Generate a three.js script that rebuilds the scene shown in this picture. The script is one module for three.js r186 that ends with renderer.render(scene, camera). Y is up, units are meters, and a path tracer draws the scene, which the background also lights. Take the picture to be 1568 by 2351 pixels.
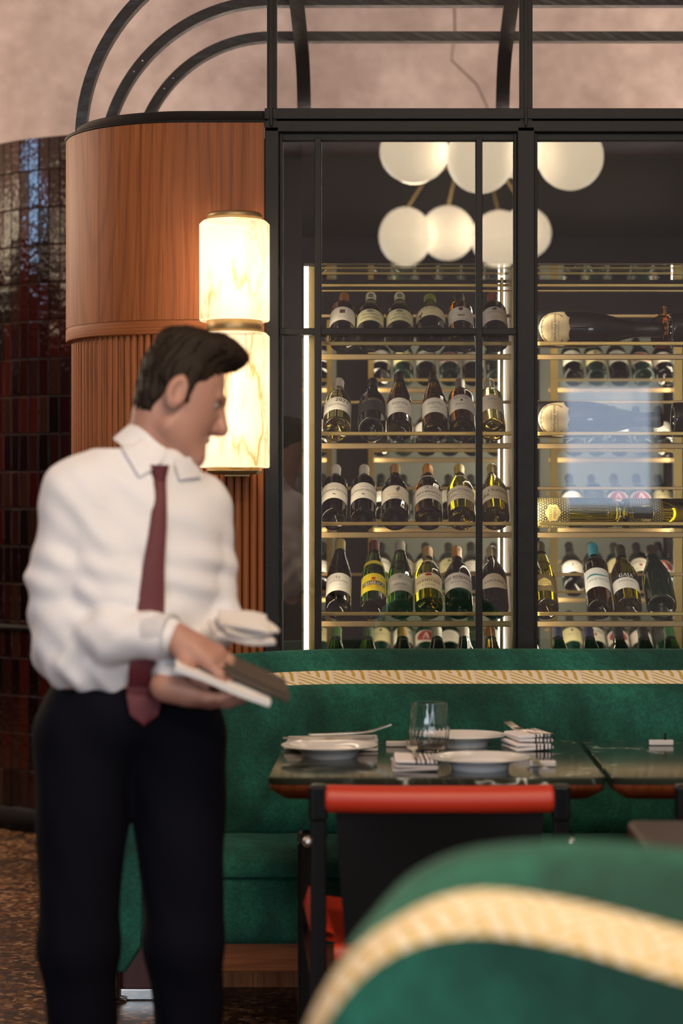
import * as THREE from 'three';
import { RoundedBoxGeometry } from 'three/addons/geometries/RoundedBoxGeometry.js';
import { mergeGeometries, mergeVertices, toCreasedNormals } from 'three/addons/utils/BufferGeometryUtils.js';
import { RectAreaLightUniformsLib } from 'three/addons/lights/RectAreaLightUniformsLib.js';

// ---------- camera, light from outside, exposure ----------
const scene = new THREE.Scene();
const camera = new THREE.PerspectiveCamera(26.46, 1568 / 2351, 0.05, 60);
camera.position.set(0, 1.32, 0);
camera.lookAt(0, 1.32, -1);
camera.setViewOffset(1568, 2351, -121, 0, 1568, 2351);   // shifted lens
camera.focus = 6.15;
camera.userData.fStop = 2.6;
scene.background = new THREE.Color().setRGB(0.55, 0.72, 1.0);
const renderer = new THREE.WebGLRenderer();
renderer.toneMapping = THREE.LinearToneMapping;
renderer.toneMappingExposure = 1.2;
renderer.shadowMap.enabled = true;
RectAreaLightUniformsLib.init();

// daylight through the windows of the street side and of the far left side: [x, y, z, width, height, look x, look z, radiance]
const DAY = [
  [-2.6, 1.75, 3.42, 2.2, 2.3, 0, -1, 6.8],
  [1.56, 1.80, 3.42, 0.70, 0.95, 0, -1, 0.38],
  [3.2, 1.75, 3.42, 1.6, 2.3, 0, -1, 5.0],
  [-5.92, 3.30, -7.6, 0.45, 0.6, 1, 0, 12, 0.36, 0.62],
];
for (const [x, y, z, w, h, lx, lz, i, cr = 0.80, cg = 0.90] of DAY) {
  const l = new THREE.RectAreaLight(new THREE.Color().setRGB(cr, cg, 1.0), i, w, h);
  l.position.set(x, y, z); l.lookAt(x + lx, y, z + lz); l.name = 'window_daylight'; scene.add(l);
}
const GLOBE = { light: 1.35, glow: 2.4, color: [1.0, 0.81, 0.56] };
const SCONCE = { light: 0.042, glow: 0.46 };
const LED = { light: 26, glow: 4, color: [1.0, 0.86, 0.62] };
const COVE = { light: 19, glow: 4 };

// ---------- helpers ----------
const V = (x, y, z) => new THREE.Vector3(x, y, z);
const lin = (r, g, b) => new THREE.Color().setRGB(r, g, b);
let rs = 12345;
const rnd = () => { rs = (rs * 1664525 + 1013904223) >>> 0; return rs / 4294967296; };
const rr = (a, b) => a + (b - a) * rnd();
const used = {};
const numbered = (n) => { const k = used[n] = (used[n] ?? -1) + 1; return k ? n + '_' + String(k).padStart(3, '0') : n; };
function thing(name, label, category, pos = [0, 0, 0], group, kind) {
  const o = new THREE.Group(); o.name = numbered(name); o.position.set(...pos); scene.add(o);
  o.userData = { label, category }; if (group) o.userData.group = group; if (kind) o.userData.kind = kind;
  return o;
}
function part(name, geo, mat, parent, label) {
  const m = new THREE.Mesh(geo, mat); m.name = name; m.castShadow = m.receiveShadow = true;
  parent.add(m); if (label) m.userData.label = label; return m;
}
function single(name, geo, mat, label, category, group) {
  const m = part(numbered(name), geo, mat, scene); m.userData = { label, category }; if (group) m.userData.group = group; return m;
}
function struct(name, geo, mat, label) {
  const m = part(name, geo, mat, scene); m.userData = { kind: 'structure', label: label ?? name, category: name.split('_')[0] }; return m;
}
function boxUV(geo, turn = false) {   // uv in metres from the facing axis of each triangle
  const g = geo.index ? geo.toNonIndexed() : geo, p = g.attributes.position, uv = new Float32Array(p.count * 2);
  const a = V(0, 0, 0), b = V(0, 0, 0), c = V(0, 0, 0);
  for (let i = 0; i < p.count; i += 3) {
    a.fromBufferAttribute(p, i); b.fromBufferAttribute(p, i + 1); c.fromBufferAttribute(p, i + 2);
    const n = b.clone().sub(a).cross(c.clone().sub(a)); const ax = Math.abs(n.x), ay = Math.abs(n.y), az = Math.abs(n.z);
    [a, b, c].forEach((q, k) => {
      let u, v; if (ax > ay && ax > az) { u = q.z; v = q.y; } else if (ay > az) { u = q.x; v = q.z; } else { u = q.x; v = q.y; }
      if (turn) [u, v] = [v, u];
      uv[(i + k) * 2] = u; uv[(i + k) * 2 + 1] = v;
    });
  }
  g.setAttribute('uv', new THREE.BufferAttribute(uv, 2)); return g;
}
// box between corners, y up, with chamfered edges when r > 0
function bx(x0, x1, y0, y1, z0, z1, r = 0, turn = false) {
  const w = Math.abs(x1 - x0), h = Math.abs(y1 - y0), d = Math.abs(z1 - z0);
  const g = r > 0 ? new RoundedBoxGeometry(w, h, d, 2, Math.min(r, w / 2.05, h / 2.05, d / 2.05)) : new THREE.BoxGeometry(w, h, d);
  g.translate((x0 + x1) / 2, (y0 + y1) / 2, (z0 + z1) / 2);
  return boxUV(g, turn);
}
const merge = (list) => mergeGeometries(list.map((g) => { const q = g.index ? g.toNonIndexed() : g; for (const k of Object.keys(q.attributes)) if (!['position', 'normal', 'uv'].includes(k)) q.deleteAttribute(k); return q; }));
function cyl(r0, r1, h, x, y, z, seg = 24) { const g = new THREE.CylinderGeometry(r1, r0, h, seg); g.translate(x, y + h / 2, z); return g; }
function lathe(pts, seg = 40) { return new THREE.LatheGeometry(pts.map(([r, y]) => new THREE.Vector2(r, y)), seg); }
// surface through rows of points; uv in metres along the rows and across
function loft(rows, closed = false) {
  const n = rows[0].length, pos = [], uv = [], idx = [];
  const across = [0]; for (let i = 1; i < rows.length; i++) across.push(across[i - 1] + rows[i][n >> 1].distanceTo(rows[i - 1][n >> 1]));
  rows.forEach((row, i) => { let s = 0; row.forEach((q, j) => { if (j) s += q.distanceTo(row[j - 1]); pos.push(q.x, q.y, q.z); uv.push(s, across[i]); }); });
  for (let i = 0; i + 1 < rows.length; i++) for (let j = 0; j + 1 < n; j++) { const a = i * n + j, b = a + 1, c = a + n, d = c + 1; idx.push(a, b, d, a, d, c); }
  const g = new THREE.BufferGeometry();
  g.setAttribute('position', new THREE.Float32BufferAttribute(pos, 3)); g.setAttribute('uv', new THREE.Float32BufferAttribute(uv, 2)); g.setIndex(idx); g.computeVertexNormals();
  return g;
}
// rectangular bar swept along points that lie in a plane with normal b
function bar(pts, b, wb, wn, uvs = 1) {
  const corner = [[-1, -1], [1, -1], [1, 1], [-1, 1]], geos = [];
  const frame = pts.map((p, i) => { const t = pts[Math.min(i + 1, pts.length - 1)].clone().sub(pts[Math.max(i - 1, 0)]).normalize(); return b.clone().cross(t).normalize(); });
  const row = (c) => pts.map((p, i) => p.clone().addScaledVector(b, c[0] * wb / 2).addScaledVector(frame[i], c[1] * wn / 2));
  for (let k = 0; k < 4; k++) geos.push(loft([row(corner[(k + 1) % 4]), row(corner[k])]));
  for (const e of [0, pts.length - 1]) { const q = corner.map((c) => row(c)[e]); geos.push(loft([[q[0], q[1]], [q[3], q[2]]])); }
  return merge(geos);
}
function tube(pts, r, seg = 10, n) { return new THREE.TubeGeometry(new THREE.CatmullRomCurve3(pts), n ?? pts.length * 6, r, seg); }

// ---------- noise and textures ----------
function hash(x, y, s) { let h = (Math.imul(x, 374761393) + Math.imul(y, 668265263) + Math.imul(s, 2147483647 ^ 0x5bd1e995)) | 0; h = Math.imul(h ^ (h >>> 13), 1274126177); return ((h ^ (h >>> 16)) >>> 0) / 4294967296; }
function vn(x, y, px, py, s = 1) {
  const xi = Math.floor(x), yi = Math.floor(y), fx = x - xi, fy = y - yi, m = (a, p) => ((a % p) + p) % p;
  const u = fx * fx * (3 - 2 * fx), v = fy * fy * (3 - 2 * fy), x0 = m(xi, px), x1 = m(xi + 1, px), y0 = m(yi, py), y1 = m(yi + 1, py);
  return (hash(x0, y0, s) * (1 - u) + hash(x1, y0, s) * u) * (1 - v) + (hash(x0, y1, s) * (1 - u) + hash(x1, y1, s) * u) * v;
}
function fbm(u, v, px, py, oct = 5, s = 1) { let a = 0, w = 0.5, t = 0; for (let o = 0; o < oct; o++) { a += w * vn(u * px, v * py, px, py, s + o * 17); t += w; w *= 0.55; px *= 2; py *= 2; } return a / t; }
const mixc = (a, b, t) => [0, 1, 2].map((k) => a[k] + (b[k] - a[k]) * Math.max(0, Math.min(1, t)));
function tex(w, h, fn, size = [1, 1], srgb = true) {
  const d = new Uint8Array(w * h * 4);
  for (let y = 0; y < h; y++) for (let x = 0; x < w; x++) { const c = fn((x + 0.5) / w, (y + 0.5) / h), i = (y * w + x) * 4; const q = typeof c === 'number' ? [c * 255, c * 255, c * 255] : c; for (let k = 0; k < 3; k++) d[i + k] = Math.max(0, Math.min(255, q[k])); d[i + 3] = 255; }
  const t = new THREE.DataTexture(d, w, h); t.magFilter = t.minFilter = THREE.LinearFilter; t.wrapS = t.wrapT = THREE.RepeatWrapping; t.repeat.set(1 / size[0], 1 / size[1]);
  if (srgb) t.colorSpace = THREE.SRGBColorSpace; t.needsUpdate = true; return t;
}
function canvasTex(w, h, draw, alpha = false) {
  const c = document.createElement('canvas'); c.width = w; c.height = h; draw(c.getContext('2d'), w, h);
  const t = new THREE.CanvasTexture(c); t.colorSpace = THREE.SRGBColorSpace; t.wrapS = t.wrapT = THREE.RepeatWrapping; return t;
}
const M = (o) => new THREE.MeshStandardMaterial(o), MP = (o) => new THREE.MeshPhysicalMaterial(o);

const plasterFn = (u, v) => { const n = fbm(u, v, 9, 9, 6, 3), m = fbm(u, v, 3, 3, 3, 9), f = fbm(u, v, 60, 60, 2, 5); return mixc(mixc([178, 158, 156], [232, 214, 212], (n - 0.3) * 2.3), [208, 190, 188], m * 0.5).map((c) => c + (f - 0.5) * 16); };
const plasterTex = tex(1024, 1024, plasterFn, [2.6, 2.6]);
const plasterBump = tex(512, 512, (u, v) => fbm(u, v, 10, 10, 6, 21), [1.3, 1.3], false);
const walnutFn = (u, v) => {
  const w = fbm(u, v, 3, 1, 3, 31) * 0.16, cx = Math.abs(u - 0.56 + (fbm(u, v, 2, 2, 2, 33) - 0.5) * 0.05);
  const cath = Math.sqrt(cx * cx + 0.004) * 1.0 + (v) * 0.10 * Math.exp(-cx * cx * 22);
  const ring = Math.sin((cath + w * 0.5) * 190), fine = fbm(u, v, 220, 6, 2, 35), pore = Math.pow(fbm(u, v, 340, 7, 1, 39), 4), line = Math.pow(fbm(u, v, 70, 1, 2, 47), 5), broad = fbm(u, v, 9, 1, 3, 41);
  let c = mixc([140, 84, 52], [176, 113, 73], broad * 0.9 + 0.1); c = mixc(c, [96, 52, 30], Math.pow(0.5 + 0.5 * ring, 5) * 0.26); c = mixc(c, [196, 134, 92], (fine - 0.5) * 0.5);
  return mixc(mixc(c, [84, 46, 28], pore * 0.4), [90, 48, 28], line * 0.8);
};
const walnutTex = tex(1024, 1024, walnutFn, [0.95, 0.95]);
const walnutBump = tex(512, 512, (u, v) => fbm(u, v, 200, 8, 2, 43), [0.95, 0.95], false);
const velvetTex = tex(512, 512, (u, v) => { const a = fbm(u, v, 4, 4, 5, 51), b = fbm(u, v, 14, 5, 3, 57), f = fbm(u, v, 150, 150, 1, 53); return mixc([8, 62, 50], [34, 112, 92], (a - 0.32) * 1.9 + (b - 0.5) * 0.7).map((c) => c * (0.86 + 0.28 * f)); }, [0.7, 0.7]);
const velvetBump = tex(256, 256, (u, v) => fbm(u, v, 5, 5, 4, 59), [0.35, 0.35], false);
const latticeTex = canvasTex(512, 256, (g, w, h) => {   // woven cream and gold bands
  g.fillStyle = '#c8a751'; g.fillRect(0, 0, w, h); g.lineCap = 'butt';
  const bands = (dir, col, lw) => { g.strokeStyle = col; g.lineWidth = lw; for (let k = -4; k < 9; k++) for (const o of [-48, -16, 16, 48]) { g.beginPath(); const x = k * 128 + o; if (dir > 0) { g.moveTo(x, -10); g.lineTo(x + 276, 266); } else { g.moveTo(x + 276, -10); g.lineTo(x, 266); } g.stroke(); } };
  bands(1, '#f1dfc4', 14);
  g.save();
  for (let k = -2; k < 6; k++) { g.save(); g.beginPath(); const x = k * 128; g.moveTo(x + 64, 0); g.lineTo(x + 128, 64); g.lineTo(x + 64, 128); g.lineTo(x, 64); g.closePath(); g.moveTo(x + 128, 128); g.lineTo(x + 192, 192); g.lineTo(x + 128, 256); g.lineTo(x + 64, 192); g.closePath(); g.clip(); g.fillStyle = '#c8a751'; g.fillRect(0, 0, w, h); bands(-1, '#f1dfc4', 14); g.restore(); }
  g.restore();
});
latticeTex.repeat.set(1 / 0.38, 1 / 0.19);
const marbleTex = tex(1024, 1024, (u, v) => { const w = fbm(u, v, 4, 4, 5, 71), a = Math.abs(fbm(u, v, 3, 5, 5, 73) - 0.5), b = Math.abs(fbm(u, v, 6, 4, 5, 77) - 0.5); let c = mixc([16, 20, 17], [56, 62, 52], w * 1.1); c = mixc(c, [225, 228, 215], Math.exp(-a * 150) * 1.1 * Math.max(0, w * 2.6 - 0.7)); return mixc(c, [170, 180, 160], Math.exp(-b * 150) * 0.8 * Math.max(0, 1.7 - w * 2.2)); }, [0.8, 0.8]);
const alabasterTex = tex(512, 512, (u, v) => { const w = fbm(u, v, 4, 4, 5, 81), a = Math.abs(fbm(u, v, 4, 3, 6, 83) - 0.5), b = Math.abs(fbm(u, v, 8, 7, 5, 87) - 0.52); let c = mixc([255, 246, 230], [255, 226, 180], (w - 0.42) * 1.6); c = mixc(c, [206, 134, 56], Math.exp(-a * 70) * 0.8 * Math.max(0, (w - 0.36) * 3.4)); return mixc(c, [130, 84, 40], Math.exp(-b * 120) * 0.8 * Math.max(0, (w - 0.5) * 4)); }, [1, 1]);
const floorTex = tex(1024, 1024, (u, v) => {   // terrazzo chips of brown and buff stone
  const cell = (n, s) => { const x = u * n, y = v * n, xi = Math.floor(x), yi = Math.floor(y); let d = 9, d2 = 9, id = 0; for (let j = -1; j < 2; j++) for (let i = -1; i < 2; i++) { const cx = (xi + i + n) % n, cy = (yi + j + n) % n, px = xi + i + hash(cx, cy, s), py = yi + j + hash(cx, cy, s + 1), q = Math.hypot(px - x, py - y); if (q < d) { d2 = d; d = q; id = hash(cx, cy, s + 2); } else if (q < d2) d2 = q; } return [d2 - d, id]; };
  const [e, id] = cell(56, 91), w = fbm(u, v, 5, 5, 4, 95), pal = [[104, 70, 44], [62, 40, 26], [142, 104, 70], [84, 52, 32], [168, 134, 98], [46, 30, 22], [122, 78, 40]];
  const c = e < 0.07 + (w - 0.4) * 0.3 ? [48, 33, 23] : pal[Math.floor(id * pal.length)]; return mixc(c, [36, 25, 18], (w - 0.45) * 1.4);
}, [1.1, 1.1]);
const tileBump = tex(512, 512, (u, v) => 0.7 * fbm(u, v, 5, 5, 3, 101) + 0.3 * fbm(u, v, 26, 26, 3, 103), [0.42, 0.42], false);
const brushTex = tex(256, 256, (u, v) => 0.35 + 0.3 * fbm(u, v, 2, 110, 3, 107), [0.2, 0.2], false);
const steelBump = tex(256, 256, (u, v) => fbm(u, v, 6, 6, 5, 109), [0.25, 0.25], false);
const clothBump = tex(256, 256, (u, v) => fbm(u, v, 64, 64, 2, 111), [0.1, 0.1], false);

const mats = {
  plaster: M({ map: plasterTex, bumpMap: plasterBump, bumpScale: 0.006, roughness: 0.92 }),
  wallPaint: M({ color: lin(0.20, 0.20, 0.24), roughness: 0.9, bumpMap: plasterBump, bumpScale: 0.004 }),
  floor: M({ map: floorTex, roughness: 0.42 }),
  walnut: MP({ map: walnutTex, color: lin(0.95, 0.84, 0.66), specularIntensity: 0.4, bumpMap: walnutBump, bumpScale: 0.00008, roughness: 0.5 }),
  redwood: M({ map: walnutTex, color: lin(0.34, 0.12, 0.10), roughness: 0.4 }),
  steel: MP({ color: lin(0.014, 0.012, 0.0115), roughness: 0.5, metalness: 0.0, specularIntensity: 0.45, bumpMap: steelBump, bumpScale: 0.0016 }),
  black: MP({ color: lin(0.008, 0.007, 0.008), roughness: 0.6, specularIntensity: 0.4 }),
  darkPanel: MP({ color: lin(0.024, 0.022, 0.025), roughness: 0.7, specularIntensity: 0.4 }),
  brass: M({ color: lin(0.40, 0.28, 0.095), roughness: 0.32, metalness: 1, roughnessMap: null, bumpMap: brushTex, bumpScale: 0.0003 }),
  brassDull: M({ color: lin(0.40, 0.28, 0.13), roughness: 0.42, metalness: 0.8, bumpMap: brushTex, bumpScale: 0.0003 }),
  chrome: M({ color: lin(0.75, 0.74, 0.72), roughness: 0.14, metalness: 1 }),
  silver: M({ color: lin(0.8, 0.76, 0.68), roughness: 0.2, metalness: 1 }),
  velvet: MP({ map: velvetTex, bumpMap: velvetBump, bumpScale: 0.004, roughness: 0.85, sheen: 0.8, sheenColor: lin(0.30, 0.52, 0.36), sheenRoughness: 0.45 }),
  lattice: M({ map: latticeTex, roughness: 0.85 }), panelling: MP({ map: walnutTex, color: lin(0.10, 0.06, 0.05), roughness: 0.5, specularIntensity: 0.4 }),
  marble: MP({ map: marbleTex, roughness: 0.10, specularIntensity: 0.55 }),
  pane: MP({ color: 0xffffff, transmission: 1, thickness: 0, roughness: 0, ior: 1.95 }),
  caseGlass: MP({ color: 0xffffff, transmission: 1, thickness: 0, roughness: 0, ior: 1.5 }),
  paleBack: M({ color: lin(0.42, 0.46, 0.40), roughness: 0.6 }),
  china: MP({ color: lin(0.82, 0.80, 0.79), roughness: 0.18, clearcoat: 0.6, clearcoatRoughness: 0.06 }),
  redLeather: MP({ color: lin(0.52, 0.030, 0.008), roughness: 0.42, clearcoat: 0.15, clearcoatRoughness: 0.4 }),
  blackLeather: MP({ color: lin(0.005, 0.0045, 0.005), roughness: 0.6, specularIntensity: 0.25 }),
  lacquer: MP({ color: lin(0.005, 0.005, 0.006), roughness: 0.22, specularIntensity: 0.6 }),
  glow: M({ color: lin(0.8, 0.75, 0.65), emissive: lin(...GLOBE.color), emissiveIntensity: GLOBE.glow, roughness: 0.4 }),
  led: M({ color: lin(0.8, 0.8, 0.75), emissive: lin(...LED.color), emissiveIntensity: LED.glow }),
};
function area(parent, color, i, w, h, pos, look) { const l = new THREE.RectAreaLight(lin(...color), i, w, h); l.position.set(...pos); parent.add(l); l.lookAt(...look); l.name = 'lamp_glow'; return l; }

// ---------- the room ----------
// x -6..4.5, z 3.5..-10.8, height 3.9
const RX0 = -6, RX1 = 4.5, RZ0 = 3.5, RZ1 = -10.8, RH = 3.9, T = 0.2;
function wallX(z, zt, holes, y1 = RH) {   // wall along x at z (thickness towards zt) with window holes [x0, x1, y0, y1], sorted by x
  const g = []; let x = RX0 - T;
  for (const [a, b, c, d] of holes) { g.push(bx(x, a, 0, y1, z, zt), bx(a, b, 0, c, z, zt), bx(a, b, d, y1, z, zt)); x = b; }
  g.push(bx(x, RX1 + T, 0, y1, z, zt)); return merge(g);
}
struct('floor', bx(RX0 - T, RX1 + T, -T, 0, RZ0 + T, RZ1 - T), mats.floor, 'brown terrazzo floor of small stone chips');
struct('ceiling', bx(RX0 - T, RX1 + T, RH, RH + T, RZ0 + T, RZ1 - T), mats.plaster, 'pink plaster ceiling');
const backWall = struct('wall_back', bx(RX0 - T, RX1 + T, 0, RH, RZ1, RZ1 - T), mats.plaster, 'mottled pink plaster wall with a fine crack');
{ // the crack: a thin real groove line, drawn as a narrow dark strip on the plaster
  const pts = [[0.35, 3.9], [0.31, 3.82], [0.30, 3.70], [0.28, 3.56], [0.40, 3.44], [0.47, 3.33], [0.46, 3.25], [0.56, 3.14], [0.60, 3.08], [0.68, 3.02], [0.70, 2.90]].map(([x, y]) => V(x + rr(-0.012, 0.012), y, RZ1 + 0.001));
  part('crack', merge(pts.slice(1).map((p, i) => bar([pts[i], p], V(0, 0, 1), 0.001, rr(0.004, 0.009)))), M({ color: lin(0.17, 0.11, 0.09), roughness: 1 }), backWall, 'fine dark crack in the plaster');
}
struct('wall_front', wallX(RZ0, RZ0 + T, [[-3.7, -1.5, 0.6, 2.9], [1.21, 1.91, 1.32, 2.28], [2.4, 4.0, 0.6, 2.9]]), mats.wallPaint, 'grey painted street side wall');
struct('wall_right', bx(RX1, RX1 + T, 0, RH, RZ0, RZ1), mats.wallPaint, 'grey painted side wall');
{ const a = -7.3, b = -7.9; struct('wall_left', merge([bx(RX0 - T, RX0, 0, RH, RZ0, a), bx(RX0 - T, RX0, 0, 3.05, a, b), bx(RX0 - T, RX0, 3.65, RH, a, b), bx(RX0 - T, RX0, 0, RH, b, RZ1)]), mats.plaster, 'pink plaster side wall with a high window');
  struct('trim_1', bx(RX0, RX0 + 0.03, 0, 2.98, RZ0, RZ1), mats.panelling, 'dark walnut panelling along the side wall'); }
const wins = [[-3.7, -1.5, 0.6, 2.9], [1.21, 1.91, 1.32, 2.28], [2.4, 4.0, 0.6, 2.9]];
wins.forEach(([x0, x1, y0, y1], i) => {
  const w = thing('window_' + (i + 1), 'black framed window on the street side', 'window', [0, 0, 0], undefined, 'structure');
  const f = 0.05; part('window_frame', merge([bx(x0, x0 + f, y0, y1, 3.53, 3.58), bx(x1 - f, x1, y0, y1, 3.53, 3.58), bx(x0, x1, y0, y0 + f, 3.53, 3.58), bx(x0, x1, y1 - f, y1, 3.53, 3.58), ...(i === 1 ? [] : [bx((x0 + x1) / 2 - 0.02, (x0 + x1) / 2 + 0.02, y0, y1, 3.53, 3.58)])]), mats.steel, w);
  part('pane', bx(x0, x1, y0, y1, 3.553, 3.556), mats.caseGlass, w);
});
{ const w = thing('window_4', 'small high window of the far side wall', 'window', [0, 0, 0], undefined, 'structure'); const f = 0.04, x = -6.1;
  part('window_frame', merge([bx(x, x + 0.05, 3.05, 3.65, -7.3, -7.3 - f), bx(x, x + 0.05, 3.05, 3.65, -7.9 + f, -7.9), bx(x, x + 0.05, 3.05, 3.09, -7.3, -7.9), bx(x, x + 0.05, 3.61, 3.65, -7.3, -7.9)]), mats.steel, w);
  part('pane', bx(x + 0.02, x + 0.023, 3.05, 3.65, -7.3, -7.9), mats.caseGlass, w); }

// ---------- globe chandeliers (they hang outside the frame and show as reflections in the glazing) ----------
function chandelier(label, x, z, globes, gain = 1) {
  const t = thing('globe_chandelier', label, 'chandelier', [x, 0, z]);
  part('stem', cyl(0.012, 0.012, RH - 3.12, 0, 3.12, 0, 10), mats.brassDull, t); part('ceiling_rose', cyl(0.09, 0.09, 0.03, 0, RH - 0.03, 0), mats.brassDull, t);
  for (const [gx, gy, gz, r, sy] of globes) {
    const g = new THREE.SphereGeometry(r, 32, 20); g.scale(1, sy ?? 1, 1); g.translate(gx, gy, gz);
    const m = part('globe', g, mats.glow, t); part('arm', tube([V(0, 3.14, 0), V(gx * 0.5, 3.16, gz * 0.5), V(gx, gy + r * (sy ?? 1) - 0.01, gz)], 0.008, 8, 10), mats.brassDull, t);
    const l = new THREE.PointLight(lin(...GLOBE.color), GLOBE.light * gain); l.position.set(gx, gy, gz); l.shadow.radius = r * 46; l.castShadow = true; l.name = 'globe_light'; m.add(l);
  }
}
chandelier('cluster of opal globes hung over the aisle before the screen', 0.45, -2.6, [[-0.36, -0.02 + 2.95, 0.05, 0.155, 0.9], [-0.07, 2.88, -0.1, 0.15, 1.05], [0.10, 2.965, 0.16, 0.135], [0.334, 2.90, 0.0, 0.148]]);
chandelier('cluster of opal globes hung near the street windows', 0.40, -0.6, [[-0.34, 2.80, 0.0, 0.142, 1.1], [-0.11, 2.835, 0.14, 0.148], [0.16, 2.775, -0.1, 0.15, 1.0], [0.31, 2.83, 0.1, 0.14]]);
chandelier('cluster of opal globes over the tables beside the panelled wall', -4.0, -6.95, [[-0.3, 2.86, 0.05, 0.155], [-0.05, 2.76, -0.2, 0.15], [0.1, 2.94, 0.22, 0.14], [0.3, 2.84, 0.0, 0.15]], 1.6);
chandelier('cluster of opal globes in the corner by the panelled wall', -4.3, -9.3, [[-0.3, 2.80, 0.05, 0.155], [-0.05, 2.72, -0.2, 0.15], [0.1, 2.9, 0.22, 0.14], [0.3, 2.80, 0.0, 0.15]], 1.6);
chandelier('cluster of opal globes over the far right tables', 3.0, -8.6, [[-0.3, 2.86, 0.05, 0.155], [-0.05, 2.78, -0.2, 0.15], [0.3, 2.84, 0.0, 0.15]], 2.2);

// ---------- tiled round column, centre (-1.06, -9.65), radius 0.81 ----------
{
  const cx = -1.06, cz = -9.65, R = 0.81;
  const t = thing('tiled_column', 'round column clad in upright glossy oxblood tiles beside the curved walnut cabinet', 'column', [cx, 0, cz]);
  part('core', cyl(R - 0.012, R - 0.012, 2.708, 0, 0.15, 0, 96), M({ color: lin(0.045, 0.02, 0.015), roughness: 0.9 }), t, 'dark red brown grout');
  part('plinth', lathe([[0, 0], [R + 0.01, 0], [R + 0.012, 0.07], [R - 0.002, 0.075], [R - 0.004, 0.152], [0, 0.152]], 96), mats.black, t, 'black metal plinth');
  part('rail', lathe([[R - 0.01, 0.832], [R + 0.018, 0.832], [R + 0.02, 0.852], [R - 0.01, 0.856]], 96), mats.black, t, 'thin black rail');
  const cols = [[0.012, 0.0016, 0.0014], [0.022, 0.0021, 0.0018], [0.003, 0.0012, 0.0012], [0.028, 0.004, 0.003], [0.014, 0.0034, 0.003], [0.005, 0.001, 0.0013], [0.020, 0.007, 0.005]];
  const tm = cols.map((c, k) => MP({ color: lin(...c), roughness: 0.07 + 0.015 * (k % 3), bumpMap: tileBump, bumpScale: 0.0035, specularIntensity: 0.9 }));
  const da = 0.0525 / R, w = da * R - 0.003, hT = 0.1545, shapes = [];
  for (let k = 0; k < 5; k++) { const g = new RoundedBoxGeometry(w, hT - 0.004, 0.012, 1, 0.0025); const q = boxUV(g), uv = q.attributes.uv, ou = rnd(), ov = rnd(); for (let i = 0; i < uv.count; i++) uv.setXY(i, uv.getX(i) + ou, uv.getY(i) + ov); shapes.push(q); }
  const rows = 18;   // angle from the +z axis towards -x
  for (let r = 0; r < rows; r++) for (let k = 0; k < 16; k++) {
    const last = r === rows - 1, a = 0.29 + k * da, y = 0.0985 + hT * r + (last ? 0.0675 : hT / 2);
    const m = part('tile', shapes[Math.floor(rnd() * 5)], tm[Math.floor(rnd() * tm.length)], t);
    const rad = R - 0.006 + rr(-0.0015, 0.0015);
    m.position.set(-Math.sin(a) * rad, y, Math.cos(a) * rad); if (last) m.scale.y = 0.135 / hT; m.rotation.set(rr(-0.02, 0.02), -a + rr(-0.03, 0.03), 0, 'YXZ');
  }
  const rest = [];
  for (let r = 0; r < rows - 1; r++) for (let k = -26; k < 48; k++) { if (k >= 0 && k < 16) continue; const a = 0.29 + k * da, g = new THREE.BoxGeometry(w, hT - 0.004, 0.012); g.rotateY(-a); g.translate(-Math.sin(a) * (R - 0.006), 0.0985 + hT * (r + 0.5), Math.cos(a) * (R - 0.006)); rest.push(g); }
  const s = part('tiles_beyond', merge(rest), tm[0], t); s.userData.kind = 'stuff';
}

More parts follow.
